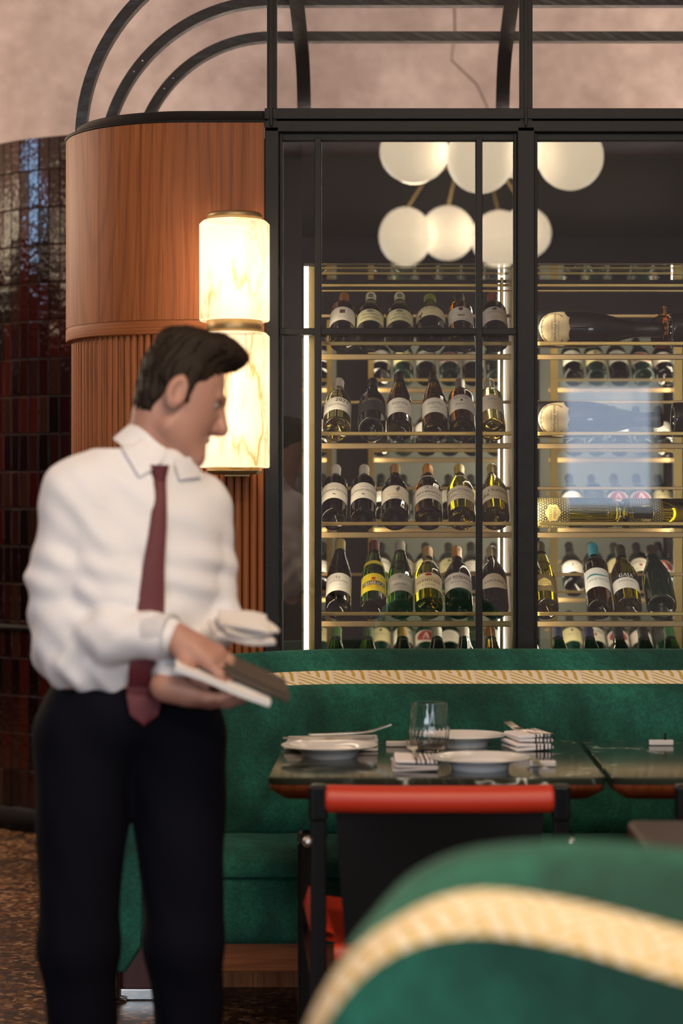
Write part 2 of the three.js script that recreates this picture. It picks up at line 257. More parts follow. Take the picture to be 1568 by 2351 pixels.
// ---------- curved walnut cabinet end: drum above, reeded wall below ----------
const plan = (inset, step = 0.02) => {   // plan line of the rounded end, offset inwards
  const p = [], r = 0.4 - inset, z0 = -6.105 - inset;
  for (let x = -0.364; x > -0.576; x -= step) p.push([x, z0]);
  const n = Math.ceil(0.4 * Math.PI / 2 / step);
  for (let i = 0; i <= n; i++) { const a = (i / n) * Math.PI / 2; p.push([-0.576 - r * Math.sin(a), -6.505 + r * Math.cos(a)]); }
  for (let z = -6.505 - step; z > -8.1; z -= step * 2) p.push([-0.976 + inset, z]);
  return p;
};
{
  const t = thing('curved_cabinet', 'rounded walnut cabinet end with veneered drum over slim upright reeds', 'cabinet', [0, 0, 0]);
  const ring = (ins, y) => plan(ins).map(([x, z]) => V(x, y, z));
  part('veneer_panel', loft([ring(0, 2.412), ring(0, 1.86)]), mats.walnut, t);
  const trim = loft([ring(0.0015, 1.860), ring(0.0015, 1.857), ring(-0.0005, 1.856), ring(-0.0005, 1.824), ring(0.002, 1.820), ring(0.06, 1.820)]); const uv = trim.attributes.uv; for (let i = 0; i < uv.count; i++) uv.setXY(i, uv.getY(i) * 3, uv.getX(i));
  part('bottom_trim', trim, mats.walnut, t, 'solid walnut edge band');
  part('top_band', loft([ring(0.0, 2.412), ring(-0.004, 2.414), ring(-0.004, 2.420), ring(0.030, 2.422), ring(0.030, 2.447), ring(0.036, 2.451), ring(0.3, 2.451)]), mats.steel, t, 'black steel band');

  const p = plan(0.026, 0.005), back = plan(0.034);
  part('backing', merge([loft([back.map(([x, z]) => V(x, 1.9, z)), back.map(([x, z]) => V(x, 0.0, z))])]), mats.walnut, t);
  const pitch = 0.0215, H = 1.83; let acc = 0, next = pitch / 2;
  const reeds = [0, 1, 2].map((k) => { const g = new THREE.CylinderGeometry(pitch * 0.46, pitch * 0.46, H, 10, 1, true, Math.PI * 0.5 * -1.1, Math.PI * 1.1 ); const uv = g.attributes.uv; for (let i = 0; i < uv.count; i++) uv.setXY(i, uv.getX(i) * 0.035 + k * 0.31, uv.getY(i) * H); return g; });
  for (let i = 1; i < p.length; i++) {
    const [x0, z0] = p[i - 1], [x1, z1] = p[i]; const d = Math.hypot(x1 - x0, z1 - z0);
    while (next < acc + d) {
      const f = (next - acc) / d, x = x0 + (x1 - x0) * f, z = z0 + (z1 - z0) * f;
      const m = part('reed', reeds[Math.floor(rnd() * 3)], mats.walnut, t); m.position.set(x, H / 2, z); m.rotation.y = Math.atan2(-(z1 - z0), x1 - x0) + Math.PI;
      next += pitch;
    }
    acc += d; if (z1 < -7.0) break;
  }
}

// ---------- alabaster wall lamp ----------
{
  const t = thing('alabaster_wall_lamp', 'lit alabaster wall lamp of two cylinders with brass rings', 'wall lamp', [-0.44, 0, -6.0]);
  const aT = (u0) => { const q = alabasterTex.clone(); q.repeat.set(0.9, 0.8); q.offset.set(u0, u0 * 1.7); q.needsUpdate = true; return q; };
  const shade = (y0, y1, u0) => {
    const r = 0.097, g = lathe([[0.07, y0 + 0.001], [r - 0.003, y0], [r, y0 + 0.004], [r, y1 - 0.010], [r - 0.010, y1], [0.07, y1]], 64), map = aT(u0);
    const m = part('shade', g, MP({ map, emissiveMap: map, emissive: lin(1, 0.94, 0.84), emissiveIntensity: SCONCE.glow, roughness: 0.6, transmission: 0.5, thickness: 0 }), t, 'veined alabaster cylinder, lit from within');
    m.castShadow = false;
    for (const f of [0.3, 0.7]) { const l = new THREE.PointLight(lin(1, 0.89, 0.74), SCONCE.light); l.position.set(0, y0 + (y1 - y0) * f, 0.0); l.shadow.radius = 1.6; l.castShadow = true; l.name = 'sconce_light'; m.add(l); }
  };
  shade(1.845, 2.121, 0.1); shade(1.441, 1.813, 0.52);
  part('brass_ring', lathe([[0, 2.120], [0.077, 2.120], [0.077, 2.136], [0.072, 2.142], [0, 2.142]], 48), mats.brassDull, t);
  part('brass_ring', lathe([[0.06, 1.812], [0.077, 1.812], [0.077, 1.846], [0.06, 1.846]], 48), mats.brassDull, t);
  part('brass_ring', lathe([[0, 1.424], [0.074, 1.424], [0.075, 1.442], [0, 1.442]], 48), mats.brassDull, t);
  part('wall_plate', merge([bx(-0.03, 0.03, 2.122, 2.14, -0.02, -0.115), bx(-0.03, 0.03, 1.815, 1.843, -0.06, -0.11), bx(-0.03, 0.03, 1.426, 1.44, -0.02, -0.13), bx(-0.035, 0.035, 1.42, 2.14, -0.098, -0.104)]), mats.brassDull, t);
}

// ---------- steel glazed screen at z = -6.1 ----------
{
  const t = thing('glazed_screen', 'black steel framed glass screen in front of the wine racks', 'screen', [0, 0, 0]);
  const S = mats.steel, z = -6.1;
  for (const [x0, x1] of [[-0.363, -0.323], [0.345, 0.394], [1.30, 1.35]]) {
    part('post', merge([bx(x0, x1, 0, 2.40, z, z - 0.06, 0.003), bx(x0 + 0.006, x1 - 0.006, 2.40, 3.06, z - 0.004, z - 0.03, 0.003), bx((x0 + x1) / 2 - 0.005, (x0 + x1) / 2 + 0.003, 2.40, 3.06, z + 0.012, z - 0.05, 0.002)]), S, t);
  }
  part('beam', bx(-0.363, 1.35, 2.421, 2.451, z + 0.002, z - 0.06, 0.002), S, t);
  part('beam', bx(-0.363, 1.35, 2.386, 2.4165, z, z - 0.06, 0.002), S, t);
  const inner = [[-0.323, 0.345], [0.394, 1.30]];
  for (const [x0, x1] of inner) { part('glazing_bead', merge([bx(x0, x0 + 0.009, 0.4, 2.386, z - 0.022, z - 0.06, 0.002), bx(x1 - 0.009, x1, 0.4, 2.386, z - 0.022, z - 0.06, 0.002), bx(x0, x1, 2.366, 2.386, z - 0.03, z - 0.06, 0.002)]), S, t); }
  const mul = [[-0.2235, -0.2050], [0.2295, 0.2480]];
  for (const [x0, x1] of mul) part('mullion', bx(x0, x1, 0.4, 2.372, z - 0.016, z - 0.058, 0.002), S, t);
  part('transom', bx(-0.323, 0.345, 1.8185, 1.8370, z - 0.018, z - 0.056, 0.002), S, t);
  part('base_panel', bx(-0.363, 1.35, 0, 0.45, z - 0.01, z - 0.06), mats.darkPanel, t);
  const xs = [-0.318, -0.2143, 0.2388, 0.340], ys = [0.45, 1.8278, 2.374];
  for (let i = 0; i < 3; i++) for (let j = 0; j < 2; j++) part('pane', bx(xs[i], xs[i + 1], ys[j], ys[j + 1], z - 0.044, z - 0.046), mats.pane, t, 'clear glass pane');
  part('pane', bx(0.399, 1.295, 0.45, 2.374, z - 0.044, z - 0.046), mats.pane, t, 'clear glass pane');
}
// ---------- open steel canopy over the screen ----------
{
  const t = thing('steel_canopy', 'open black steel canopy of curved bars above the wine room', 'canopy', [0, 0, 0]);
  const arc = (cx, r, yc, z) => { const p = []; for (let i = 0; i <= 26; i++) { const a = (i / 26) * Math.PI / 2; p.push(V(cx - r * Math.cos(a), yc + r * Math.sin(a), z)); } p.push(V(cx + 0.02, yc + r, z), V(1.6, yc + r, z)); return p; };
  const railM = MP({ color: lin(0.018, 0.015, 0.014), roughness: 0.26, specularIntensity: 1.0, bumpMap: steelBump, bumpScale: 0.0012 });
  for (const [cx, r, yc, z] of [[-0.346, 0.588, 2.43, -6.5], [-0.385, 0.537, 2.40, -6.9], [-0.403, 0.449, 2.44, -7.2]]) part('curved_rail', bar(arc(cx, r, yc, z), V(0, 0, 1), 0.04, 0.032), railM, t);
  for (const x of [-0.305, 0.367, 1.03]) {
    const p = [[3.04, -6.13], [3.03, -6.25], [2.985, -6.5], [2.905, -6.9], [2.865, -7.12], [2.83, -7.25], [2.76, -7.34], [2.66, -7.385], [2.55, -7.40], [2.43, -7.40]].map(([y, z]) => V(x, y, z));
    part('rib', bar(new THREE.CatmullRomCurve3(p).getPoints(40), V(1, 0, 0), 0.046, 0.02), railM, t);
  }
  part('head_rail', bx(-0.363, 1.35, 3.05, 3.09, -6.1, -6.14, 0.003), railM, t);
  const stud = new THREE.SphereGeometry(0.0032, 8, 6);
  for (const [cx, r, yc, z, as] of [[-0.346, 0.588, 2.43, -6.5, [0.06, 0.78]], [-0.385, 0.537, 2.40, -6.9, [0.62, 0.7]], [-0.403, 0.449, 2.44, -7.2, [0.66, 0.76]]]) for (const a of as) { const m = part('stud', stud, mats.chrome, t); m.position.set(cx - r * Math.cos(a), yc + r * Math.sin(a), z + 0.02); }
}
// ---------- wine room behind the screen: dark shell ----------
{
  const t = thing('wine_room_shell', 'dark panelled shell around the wine racks', 'partition', [0, 0, 0], undefined, 'structure');
  part('roof_panel', bx(-0.36, 1.6, 2.40, 2.43, -6.16, -8.6), mats.darkPanel, t); part('rear_panel', bx(-0.93, 1.6, 0, 2.43, -8.55, -8.6), mats.darkPanel, t);
  part('side_panel', bx(1.56, 1.6, 0, 2.43, -6.16, -8.6), mats.darkPanel, t); part('side_panel', bx(-0.93, -0.90, 0, 2.43, -6.6, -8.6), mats.darkPanel, t);
  part('side_panel', bx(-0.6, -0.268, 0, 2.40, -6.30, -6.33), mats.darkPanel, t);
  // cove strips on the roof that wash the canopy and the plaster from below
  for (const [z, x] of [[-6.72, 0.35], [-8.2, 0.35]]) {
    const m = part('led_cove_strip', bx(x - 1.1, x + 1.1, 2.431, 2.446, z + 0.02, z - 0.02), M({ color: lin(0.8, 0.7, 0.6), emissive: lin(1, 0.80, 0.66), emissiveIntensity: COVE.glow }), t, 'warm light strip');
    area(m, [1, 0.80, 0.66], COVE.light, 2.2, 0.05, [x, 2.45, z], [x, 4, z]);
  }
}
// ---------- wine racks ----------
const ROWY = [1.780, 1.522, 1.264, 1.006, 0.748];   // lowest point of the bottles of each row
function rack(name, label, x0, x1, zf, zb, o) {
  const t = thing(name, label, 'wine rack', [0, 0, 0]);
  const sp = (x, w, z0, z1, m, n = 'side_panel', l) => part(n, bx(x, x + w, 0.02, 2.02, z0, z1, 0.001), m, t, l);
  if (o.glass) {
    part('glass_top', bx(x0, x1, 2.022, 2.028, zf, zb), mats.caseGlass, t, 'clear glass top'); part('glass_front', bx(x0 + 0.002, x1 - 0.002, 0.3, 2.024, zf + 0.004, zf + 0.001), mats.caseGlass, t, 'clear glass front');
    part('top_rail', merge([bx(x0, x1, 2.0, 2.008, zb + 0.012, zb, 0.001), bx(x0, x1, 1.985, 1.990, zb + 0.012, zb, 0.001)]), mats.brass, t);
  }
  for (const [x, w, z0, z1] of o.sides) sp(x, w, z0, z1, mats.brass, 'side_upright', 'brass upright');
  for (const [x, w, z, dir] of o.leds) {
    const m = sp(x, w, z, z - 0.012, mats.led, 'led_strip', 'bright white light strip');
    area(m, LED.color, LED.light * (o.gain ?? 1), 1.05, 0.022, [x + w / 2 + dir * (w / 2 + 0.004), 1.45, z - 0.03], [x + w / 2 + dir, 1.45, z - 0.10]).rotateZ(Math.PI / 2);
  }
  if (o.back) part('back_panel', bx(x0, x1, 0.02, 2.0, zb - 0.25, zb - 0.26), mats.paleBack, t, 'pale grey green panel');
  ROWY.forEach((y, i) => {
    part('rail', bx(x0, x1, y + 0.017, y + 0.028, zf - 0.030, zf - 0.042, 0.002), mats.brass, t);
    part('rail', bx(x0, x1, y - 0.019, y - 0.002, zf - 0.108, zf - 0.122, 0.003), mats.brassDull, t);
    part('rail', bx(x0, x1, y + 0.122, y + 0.132, zf - 0.315, zf - 0.327, 0.002), mats.brassDull, t);
  });
  return t;
}
rack('wine_rack', 'lit brass wine rack behind the divided glass panes', -0.258, 0.345, -6.2, -6.58, { glass: 1, sides: [[-0.2425, 0.016, -6.203, -6.225], [0.318, 0.008, -6.5, -6.56], [0.336, 0.009, -6.22, -6.56]], leds: [[-0.2575, 0.0135, -6.203, 1], [0.318, 0.021, -6.66, -1]] });
rack('wine_rack', 'lit brass wine rack behind the undivided glass pane', 0.400, 1.28, -6.2, -6.58, { glass: 1, sides: [[1.26, 0.02, -6.22, -6.56]], leds: [[0.4, 0.007, -6.203, 1], [1.25, 0.01, -6.205, -1]] });
rack('wine_rack', 'far wine rack deep behind the divided glass panes', -0.095, 0.50, -7.92, -8.25, { back: 1, gain: 1.3, sides: [[-0.095, 0.02, -7.93, -7.95], [0.48, 0.02, -7.93, -7.95]], leds: [[-0.093, 0.016, -7.955, 1], [0.482, 0.016, -7.955, -1]] });
rack('wine_rack', 'far wine rack deep behind the undivided glass pane', 0.568, 1.05, -7.92, -8.25, { back: 1, gain: 1.3, sides: [[0.568, 0.028, -7.93, -7.95], [1.02, 0.03, -7.93, -7.95]], leds: [[0.57, 0.024, -7.955, 1], [1.022, 0.024, -7.955, -1]] });
rack('wine_rack', 'far wine rack beside the dark gap in the wine room', -0.72, -0.226, -7.92, -8.25, { back: 1, gain: 1.3, sides: [[-0.246, 0.02, -7.93, -7.95]], leds: [[-0.244, 0.016, -7.955, -1]] });

// ---------- wine bottles ----------
const PROFILE = {   // radius of body, [r, y] from the punt up to the lip
  bordeaux: [0.038, [[0, 0.03], [0.012, 0.027], [0.024, 0.008], [0.030, 0.002], [0.034, 0], [0.0372, 0.003], [0.038, 0.010], [0.038, 0.185], [0.0365, 0.198], [0.031, 0.211], [0.022, 0.221], [0.0165, 0.232], [0.0145, 0.245], [0.0140, 0.283], [0.0150, 0.285], [0.0150, 0.297], [0.012, 0.300], [0, 0.300]]],
  burgundy: [0.0405, [[0, 0.03], [0.012, 0.027], [0.026, 0.008], [0.032, 0.002], [0.036, 0], [0.0395, 0.003], [0.0405, 0.010], [0.0405, 0.142], [0.0390, 0.160], [0.0340, 0.182], [0.0260, 0.205], [0.0190, 0.226], [0.0155, 0.246], [0.0145, 0.265], [0.0142, 0.284], [0.0155, 0.286], [0.0155, 0.298], [0.012, 0.300], [0, 0.300]]],
  alsace: [0.0375, [[0, 0.02], [0.012, 0.018], [0.024, 0.006], [0.030, 0.001], [0.0335, 0], [0.0368, 0.003], [0.0375, 0.010], [0.0375, 0.145], [0.0350, 0.175], [0.0300, 0.208], [0.0240, 0.240], [0.0180, 0.272], [0.0152, 0.295], [0.0145, 0.320], [0.0155, 0.322], [0.0155, 0.333], [0.012, 0.335], [0, 0.335]]],
  champagne: [0.0440, [[0, 0.035], [0.014, 0.031], [0.028, 0.010], [0.035, 0.002], [0.039, 0], [0.0428, 0.003], [0.0440, 0.012], [0.0440, 0.135], [0.0425, 0.155], [0.0375, 0.182], [0.0290, 0.212], [0.0205, 0.245], [0.0165, 0.272], [0.0155, 0.292], [0.0175, 0.296], [0.0180, 0.312], [0.0165, 0.320], [0, 0.322]]],
};
const glassMat = (c, d, color = lin(1, 1, 1)) => MP({ color, transmission: 1, thickness: 0.06, roughness: 0.03, ior: 1.5, attenuationColor: lin(...c), attenuationDistance: d });
const GLASS = { dark: glassMat([0.30, 0.22, 0.06], 0.014), amber: glassMat([0.50, 0.38, 0.05], 0.020), green: glassMat([0.22, 0.42, 0.04], 0.035), olive: glassMat([0.55, 0.50, 0.03], 0.055), clear: glassMat([0.80, 0.70, 0.30], 0.12), black: MP({ color: lin(0.006, 0.006, 0.007), roughness: 0.06, clearcoat: 0.5, clearcoatRoughness: 0.03 }), deepGreen: MP({ color: lin(0.004, 0.022, 0.016), roughness: 0.06, clearcoat: 0.5, clearcoatRoughness: 0.03 }) };
const capMats = {};
const capMat = (hex) => capMats[hex] ??= MP({ color: new THREE.Color(hex), roughness: 0.38, metalness: 0.1, clearcoat: 0.3, clearcoatRoughness: 0.2 });
const geoCache = {};
const cached = (k, f) => geoCache[k] ??= f();
function rAt(type, y) { const p = PROFILE[type][1].filter(([r], i, a) => i > 5); for (let i = 1; i < p.length; i++) if (y <= p[i][1]) { const f = (y - p[i - 1][1]) / (p[i][1] - p[i - 1][1] || 1); return p[i - 1][0] + (p[i][0] - p[i - 1][0]) * Math.max(0, f); } return 0.015; }
function patch(type, y0, y1, span, lift = 0.0007, n = 24, rows = 8) {   // a paper label wrapped on the glass, centred on +z
  const g = [], pos = [], uv = [], idx = [];
  for (let j = 0; j <= rows; j++) for (let i = 0; i <= n; i++) { const y = y0 + (y1 - y0) * j / rows, r = rAt(type, y) + lift, a = (i / n - 0.5) * span; pos.push(r * Math.sin(a), y, r * Math.cos(a)); uv.push(i / n, j / rows); }
  for (let j = 0; j < rows; j++) for (let i = 0; i < n; i++) { const a = j * (n + 1) + i; idx.push(a, a + 1, a + n + 2, a, a + n + 2, a + n + 1); }
  const q = new THREE.BufferGeometry(); q.setAttribute('position', new THREE.Float32BufferAttribute(pos, 3)); q.setAttribute('uv', new THREE.Float32BufferAttribute(uv, 2)); q.setIndex(idx); q.computeVertexNormals(); return q;
}
const labelTex = (draw, w = 512, h = 288) => canvasTex(w, h, (g, W, H) => { g.textAlign = 'center'; g.textBaseline = 'middle'; draw(g, W, H); });
const paper = (t, clip) => M({ map: t, roughness: 0.7, ...(clip ? { alphaTest: 0.5 } : {}) });
function txt(g, s, x, y, size, color = '#3a3630', font = 'serif', style = '') { g.fillStyle = color; g.font = `${style} ${size}px ${font}`; g.fillText(s, x, y); }
const small = (g, ys, color = '#77706a', n = 26) => { g.fillStyle = color; for (const y of ys) { const w = 120 + (hash(y, 3, 5) * 90); for (let i = 0; i < n; i++) g.fillRect(256 - w / 2 + (i / n) * w, y, w / n * (0.3 + 0.5 * hash(i, y, 7)), 4); } };
const bg = (g, c, W, H) => { g.fillStyle = c; g.fillRect(0, 0, W, H); };
const L = {
  portrait: labelTex((g, W, H) => { bg(g, '#e9e4da', W, H); txt(g, 'CERVARO', 256, 30, 26, '#8a8378'); g.fillStyle = '#3a2018'; g.fillRect(212, 62, 84, 74); g.fillStyle = '#7a4a2c'; g.fillRect(228, 76, 22, 40); g.fillRect(258, 84, 24, 46); small(g, [165, 182, 240], '#8a8378'); txt(g, 'della Sala', 256, 212, 26, '#77706a', 'serif', 'italic'); }),
  pecorino: (line) => labelTex((g, W, H) => { bg(g, '#e4dfb2', W, H); g.strokeStyle = '#9aa860'; g.lineWidth = 6; g.beginPath(); g.ellipse(256, 330, 330, 300, 0, Math.PI, 2 * Math.PI); g.stroke(); g.fillStyle = '#23304e'; g.beginPath(); g.ellipse(256, 44, 54, 34, 0, 0, 7); g.fill(); g.strokeStyle = '#e4dfb2'; g.lineWidth = 4; g.beginPath(); g.ellipse(256, 44, 44, 26, 0, 0, 7); g.stroke(); txt(g, 'CEP', 256, 46, 34, '#e4dfb2', 'serif', 'bold'); line.forEach((s, i) => txt(g, s, 256, line.length > 1 ? 104 + i * 30 : 118, line.length > 1 ? 30 : 46, '#2e3326', 'serif', 'bold')); small(g, [160, 242, 260], '#7c8060'); txt(g, 'EMIDIO PEPE', 256, 202, 44, '#2e3326', 'serif', 'bold'); }),
  neckCrest: labelTex((g, W, H) => { bg(g, '#e9e4c2', W, H); g.fillStyle = '#23304e'; g.beginPath(); g.ellipse(128, 64, 62, 46, 0, 0, 7); g.fill(); txt(g, 'CEP', 128, 66, 48, '#e9e4c2', 'serif', 'bold'); }, 256, 128),
  goat: labelTex((g, W, H) => { bg(g, '#efe6bb', W, H); txt(g, 'PIAN DI STIO', 200, 52, 44, '#1e1c16', 'sans-serif', 'bold'); small(g, [96, 112], '#8a835e'); g.fillStyle = '#1e1c16'; g.beginPath(); g.moveTo(40, 270); g.lineTo(62, 190); g.lineTo(110, 170); g.lineTo(128, 130); g.lineTo(140, 172); g.lineTo(120, 214); g.lineTo(112, 276); g.lineTo(96, 276); g.lineTo(92, 226); g.lineTo(66, 230); g.lineTo(56, 276); g.fill(); g.strokeStyle = '#a59a62'; g.lineWidth = 3; for (let k = 0; k < 7; k++) { g.beginPath(); g.moveTo(430, 190); g.lineTo(430 + Math.cos(k) * 70, 190 + Math.sin(k) * 60); g.stroke(); } }),
  shield: labelTex((g, W, H) => { bg(g, '#ebe9e2', W, H); g.fillStyle = '#5e4228'; g.beginPath(); g.moveTo(222, 14); g.lineTo(290, 14); g.lineTo(290, 56); g.lineTo(256, 92); g.lineTo(222, 56); g.fill(); small(g, [118, 132], '#77706a'); g.fillStyle = '#b8862c'; g.fillRect(196, 160, 120, 22); g.fillStyle = '#26303c'; g.fillRect(206, 186, 100, 12); txt(g, 'Rocca di Montegrossi', 256, 246, 30, '#6a635a', 'serif', 'italic'); }),
  jowl: labelTex((g, W, H) => { bg(g, '#dcd9d2', W, H); g.fillStyle = '#37332e'; g.beginPath(); g.moveTo(256, 12); g.lineTo(310, 48); g.lineTo(256, 70); g.lineTo(202, 48); g.fill(); txt(g, 'DOMAGNUM', 256, 104, 42, '#6a655c', 'serif', ''); txt(g, '★', 256, 150, 40, '#37332e', 'sans-serif'); small(g, [196, 214, 232, 250], '#8f8980'); }),
  year: labelTex((g, W, H) => { bg(g, '#e8e4da', W, H); txt(g, '2021', 330, 56, 96, '#1c1a18', 'sans-serif', 'bold'); txt(g, 'Mirabella', 250, 160, 64, '#4a4640', 'serif', 'italic'); small(g, [216, 232, 250], '#8f8980'); }),
  planet: labelTex((g, W, H) => { bg(g, '#17181d', W, H); txt(g, 'PLANETA', 256, 42, 64, '#8c7f68', 'serif', 'bold'); txt(g, 'COMETA', 256, 130, 40, '#3d3a3c'); txt(g, '♞', 256, 196, 40, '#b8974e', 'serif'); txt(g, '2021', 256, 250, 26, '#8c7f68'); }),
  script: (s) => labelTex((g, W, H) => { bg(g, '#e9e6df', W, H); txt(g, s, 256, 92, 74, '#57534d', 'serif', 'italic'); txt(g, 'MENFI', 256, 158, 26, '#8f8980'); txt(g, 'PLANETA', 256, 196, 34, '#57534d'); small(g, [244, 258], '#9b958c'); }),
  deta: labelTex((g, W, H) => { bg(g, '#e7e3da', W, H); txt(g, 'DETTORI', 256, 46, 54, '#3a3630', 'serif', ''); g.fillStyle = '#4a3b2e'; g.beginPath(); g.arc(256, 108, 20, 0, 7); g.fill(); txt(g, 'Bianco', 230, 176, 50, '#57534d', 'serif', 'italic'); small(g, [230, 250], '#8f8980'); }),
  plainCream: labelTex((g, W, H) => { bg(g, '#e6e0d6', W, H); txt(g, 'Terre', 256, 80, 54, '#77706a', 'serif', 'italic'); small(g, [140, 160, 220], '#9b958c'); }),
  tours: labelTex((g, W, H) => { bg(g, '#ebe6dc', W, H); small(g, [32], '#8f8980'); txt(g, 'CHATEAU', 256, 74, 26, '#77706a'); txt(g, 'Charbonne-les-Tours', 256, 128, 50, '#2a2622', 'serif', 'bold'); small(g, [164], '#8f8980'); g.fillStyle = '#2a2622'; g.beginPath(); g.ellipse(256, 214, 30, 9, 0.2, 0, 7); g.fill(); small(g, [252], '#9b958c'); }),
  bird: labelTex((g, W, H) => { bg(g, '#e8dfcd', W, H); g.fillStyle = '#6d6456'; g.beginPath(); g.ellipse(300, 70, 24, 44, 0.4, 0, 7); g.fill(); g.fillRect(290, 100, 10, 50); g.beginPath(); g.arc(312, 30, 14, 0, 7); g.fill(); txt(g, 'LES LONGUES', 256, 186, 34, '#b57a52'); small(g, [212], '#c39a7a'); txt(g, 'TISSOT', 256, 256, 40, '#3a3630'); }),
  meursault: labelTex((g, W, H) => { bg(g, '#e7e2d8', W, H); g.strokeStyle = '#57534d'; g.lineWidth = 5; g.beginPath(); g.ellipse(256, 46, 60, 30, 0, 0, 7); g.stroke(); g.fillStyle = '#8a8378'; g.beginPath(); g.arc(240, 44, 16, 0, 7); g.fill(); txt(g, 'MEURSAULT', 256, 132, 62, '#24211d', 'serif', 'bold'); txt(g, 'Albert Grivault', 256, 204, 50, '#57534d', 'serif', 'italic'); small(g, [252], '#8f8980'); }),
  chablis: labelTex((g, W, H) => { bg(g, '#ebe4d2', W, H); g.strokeStyle = '#a59a85'; g.lineWidth = 3; g.beginPath(); for (let k = 0; k < 40; k++) g.lineTo(60 + k * 3, 190 + 30 * Math.sin(k * 1.7)); g.stroke(); txt(g, 'Chablis Premier Cru', 270, 84, 52, '#4a443a', 'serif', 'bold'); txt(g, 'Vaulorent', 270, 136, 32, '#6a635a', 'serif', 'italic'); txt(g, 'VINCENT DAUVISSAT', 290, 196, 30, '#6a635a'); small(g, [240], '#8f8980'); }),
  chablis2: labelTex((g, W, H) => { bg(g, '#e8e1d0', W, H); g.fillStyle = '#a59a85'; g.beginPath(); g.moveTo(40, 200); g.lineTo(90, 110); g.lineTo(120, 170); g.lineTo(150, 120); g.lineTo(180, 200); g.fill(); txt(g, 'Chablis', 300, 96, 76, '#4a443a', 'serif', 'bold'); small(g, [150, 168], '#8f8980'); txt(g, 'RENE ET VINCENT', 300, 226, 30, '#6a635a'); }),
  ovalMark: labelTex((g, W, H) => { bg(g, '#eae6dd', W, H); txt(g, 'Au', 230, 66, 78, '#2a2622', 'serif', 'italic'); txt(g, 'd’Clocharmes', 256, 122, 48, '#2a2622', 'serif', 'italic'); small(g, [170, 190], '#9b958c', 8); small(g, [250], '#9b958c'); }),
  trimYellow: labelTex((g, W, H) => { bg(g, '#e3cf1e', W, H); g.strokeStyle = '#b9a018'; g.lineWidth = 4; g.beginPath(); g.ellipse(256, 300, 300, 270, 0, Math.PI, 7); g.stroke(); g.fillStyle = '#c4321e'; g.beginPath(); g.moveTo(222, 66); g.lineTo(290, 66); g.lineTo(284, 110); g.lineTo(228, 110); g.fill(); g.fillStyle = '#171410'; g.fillRect(56, 122, 400, 68); txt(g, 'TRIMBACH', 256, 158, 66, '#f2ead0', 'serif', 'bold'); txt(g, 'PINOT GRIS', 256, 216, 34, '#c4541e', 'serif', 'bold'); txt(g, 'RESERVE', 256, 254, 24, '#8a5a18'); }),
  trimGrey: labelTex((g, W, H) => { bg(g, '#a7a59d', W, H); g.strokeStyle = '#6b6962'; g.lineWidth = 4; g.strokeRect(226, 26, 60, 56); g.fillStyle = '#6b6962'; g.fillRect(236, 40, 40, 24); txt(g, 'TRIMBACH', 256, 130, 62, '#d8d6ce', 'serif', 'bold'); txt(g, 'RIESLING', 256, 180, 40, '#56544e', 'serif', 'bold'); small(g, [226, 246], '#75736c'); }),
  hermitage: labelTex((g, W, H) => { bg(g, '#ecdfb6', W, H); g.fillStyle = '#a8231d'; g.beginPath(); g.ellipse(256, 34, 52, 26, 0, 0, 7); g.fill(); g.strokeStyle = '#d3a06a'; g.lineWidth = 4; for (let k = 0; k < 5; k++) { g.beginPath(); g.moveTo(60, 60 + k * 12); g.bezierCurveTo(160, 30 + k * 20, 300, 110, 450, 60 + k * 14); g.stroke(); } txt(g, 'HERMITAGE', 256, 140, 62, '#3a2a1a', 'serif', 'bold'); small(g, [190], '#8a7a55'); txt(g, 'E. GUIGAL', 256, 224, 40, '#4a3a22'); small(g, [264], '#8a7a55'); }),
  romains: labelTex((g, W, H) => { bg(g, '#e9e7e3', W, H); txt(g, 'LES ROMAINS', 256, 78, 62, '#34323a', 'serif', 'bold'); txt(g, 'SANCERRE', 256, 120, 28, '#56544e'); txt(g, 'Alphonse Mellot', 280, 166, 40, '#57534d', 'serif', 'italic'); small(g, [222], '#9b958c'); txt(g, '★', 90, 250, 24, '#a8231d'); }),
  sancerre: labelTex((g, W, H) => { g.clearRect(0, 0, W, H); g.fillStyle = '#e4dfd3'; g.beginPath(); g.ellipse(256, 150, 246, 136, 0, 0, 7); g.fill(); small(g, [62, 80], '#8f8980'); txt(g, 'SANCERRE', 256, 150, 56, '#3a3630', 'serif', 'bold'); small(g, [206, 226], '#8f8980'); }),
  champagneShield: labelTex((g, W, H) => { g.clearRect(0, 0, W, H); const s = (k, f) => { g.save(); g.translate(W / 2, H / 2); g.scale(k, k); g.translate(-W / 2, -H / 2); g.beginPath(); g.moveTo(26, 96); g.quadraticCurveTo(120, 84, 128, 20); g.quadraticCurveTo(192, 62, 256, 16); g.quadraticCurveTo(320, 62, 384, 20); g.quadraticCurveTo(392, 84, 486, 96); g.bezierCurveTo(500, 300, 400, 470, 256, 500); g.bezierCurveTo(112, 470, 12, 300, 26, 96); f(); g.restore(); }; s(1, () => { g.fillStyle = '#b5a482'; g.fill(); }); s(0.96, () => { g.strokeStyle = '#4a3c22'; g.lineWidth = 5; g.stroke(); }); s(0.86, () => { g.strokeStyle = '#5e4e2c'; g.lineWidth = 3; g.stroke(); });
    g.fillStyle = '#57482a'; for (let k = 0; k < 46; k++) { const a = (k / 46) * Math.PI * 2, x = 256 + Math.cos(a) * 186, y = 262 + Math.sin(a) * 196; if (y > 130) { g.beginPath(); g.arc(x, y, 9 + 6 * hash(k, 2, 3), 0, 7); g.fill(); } }
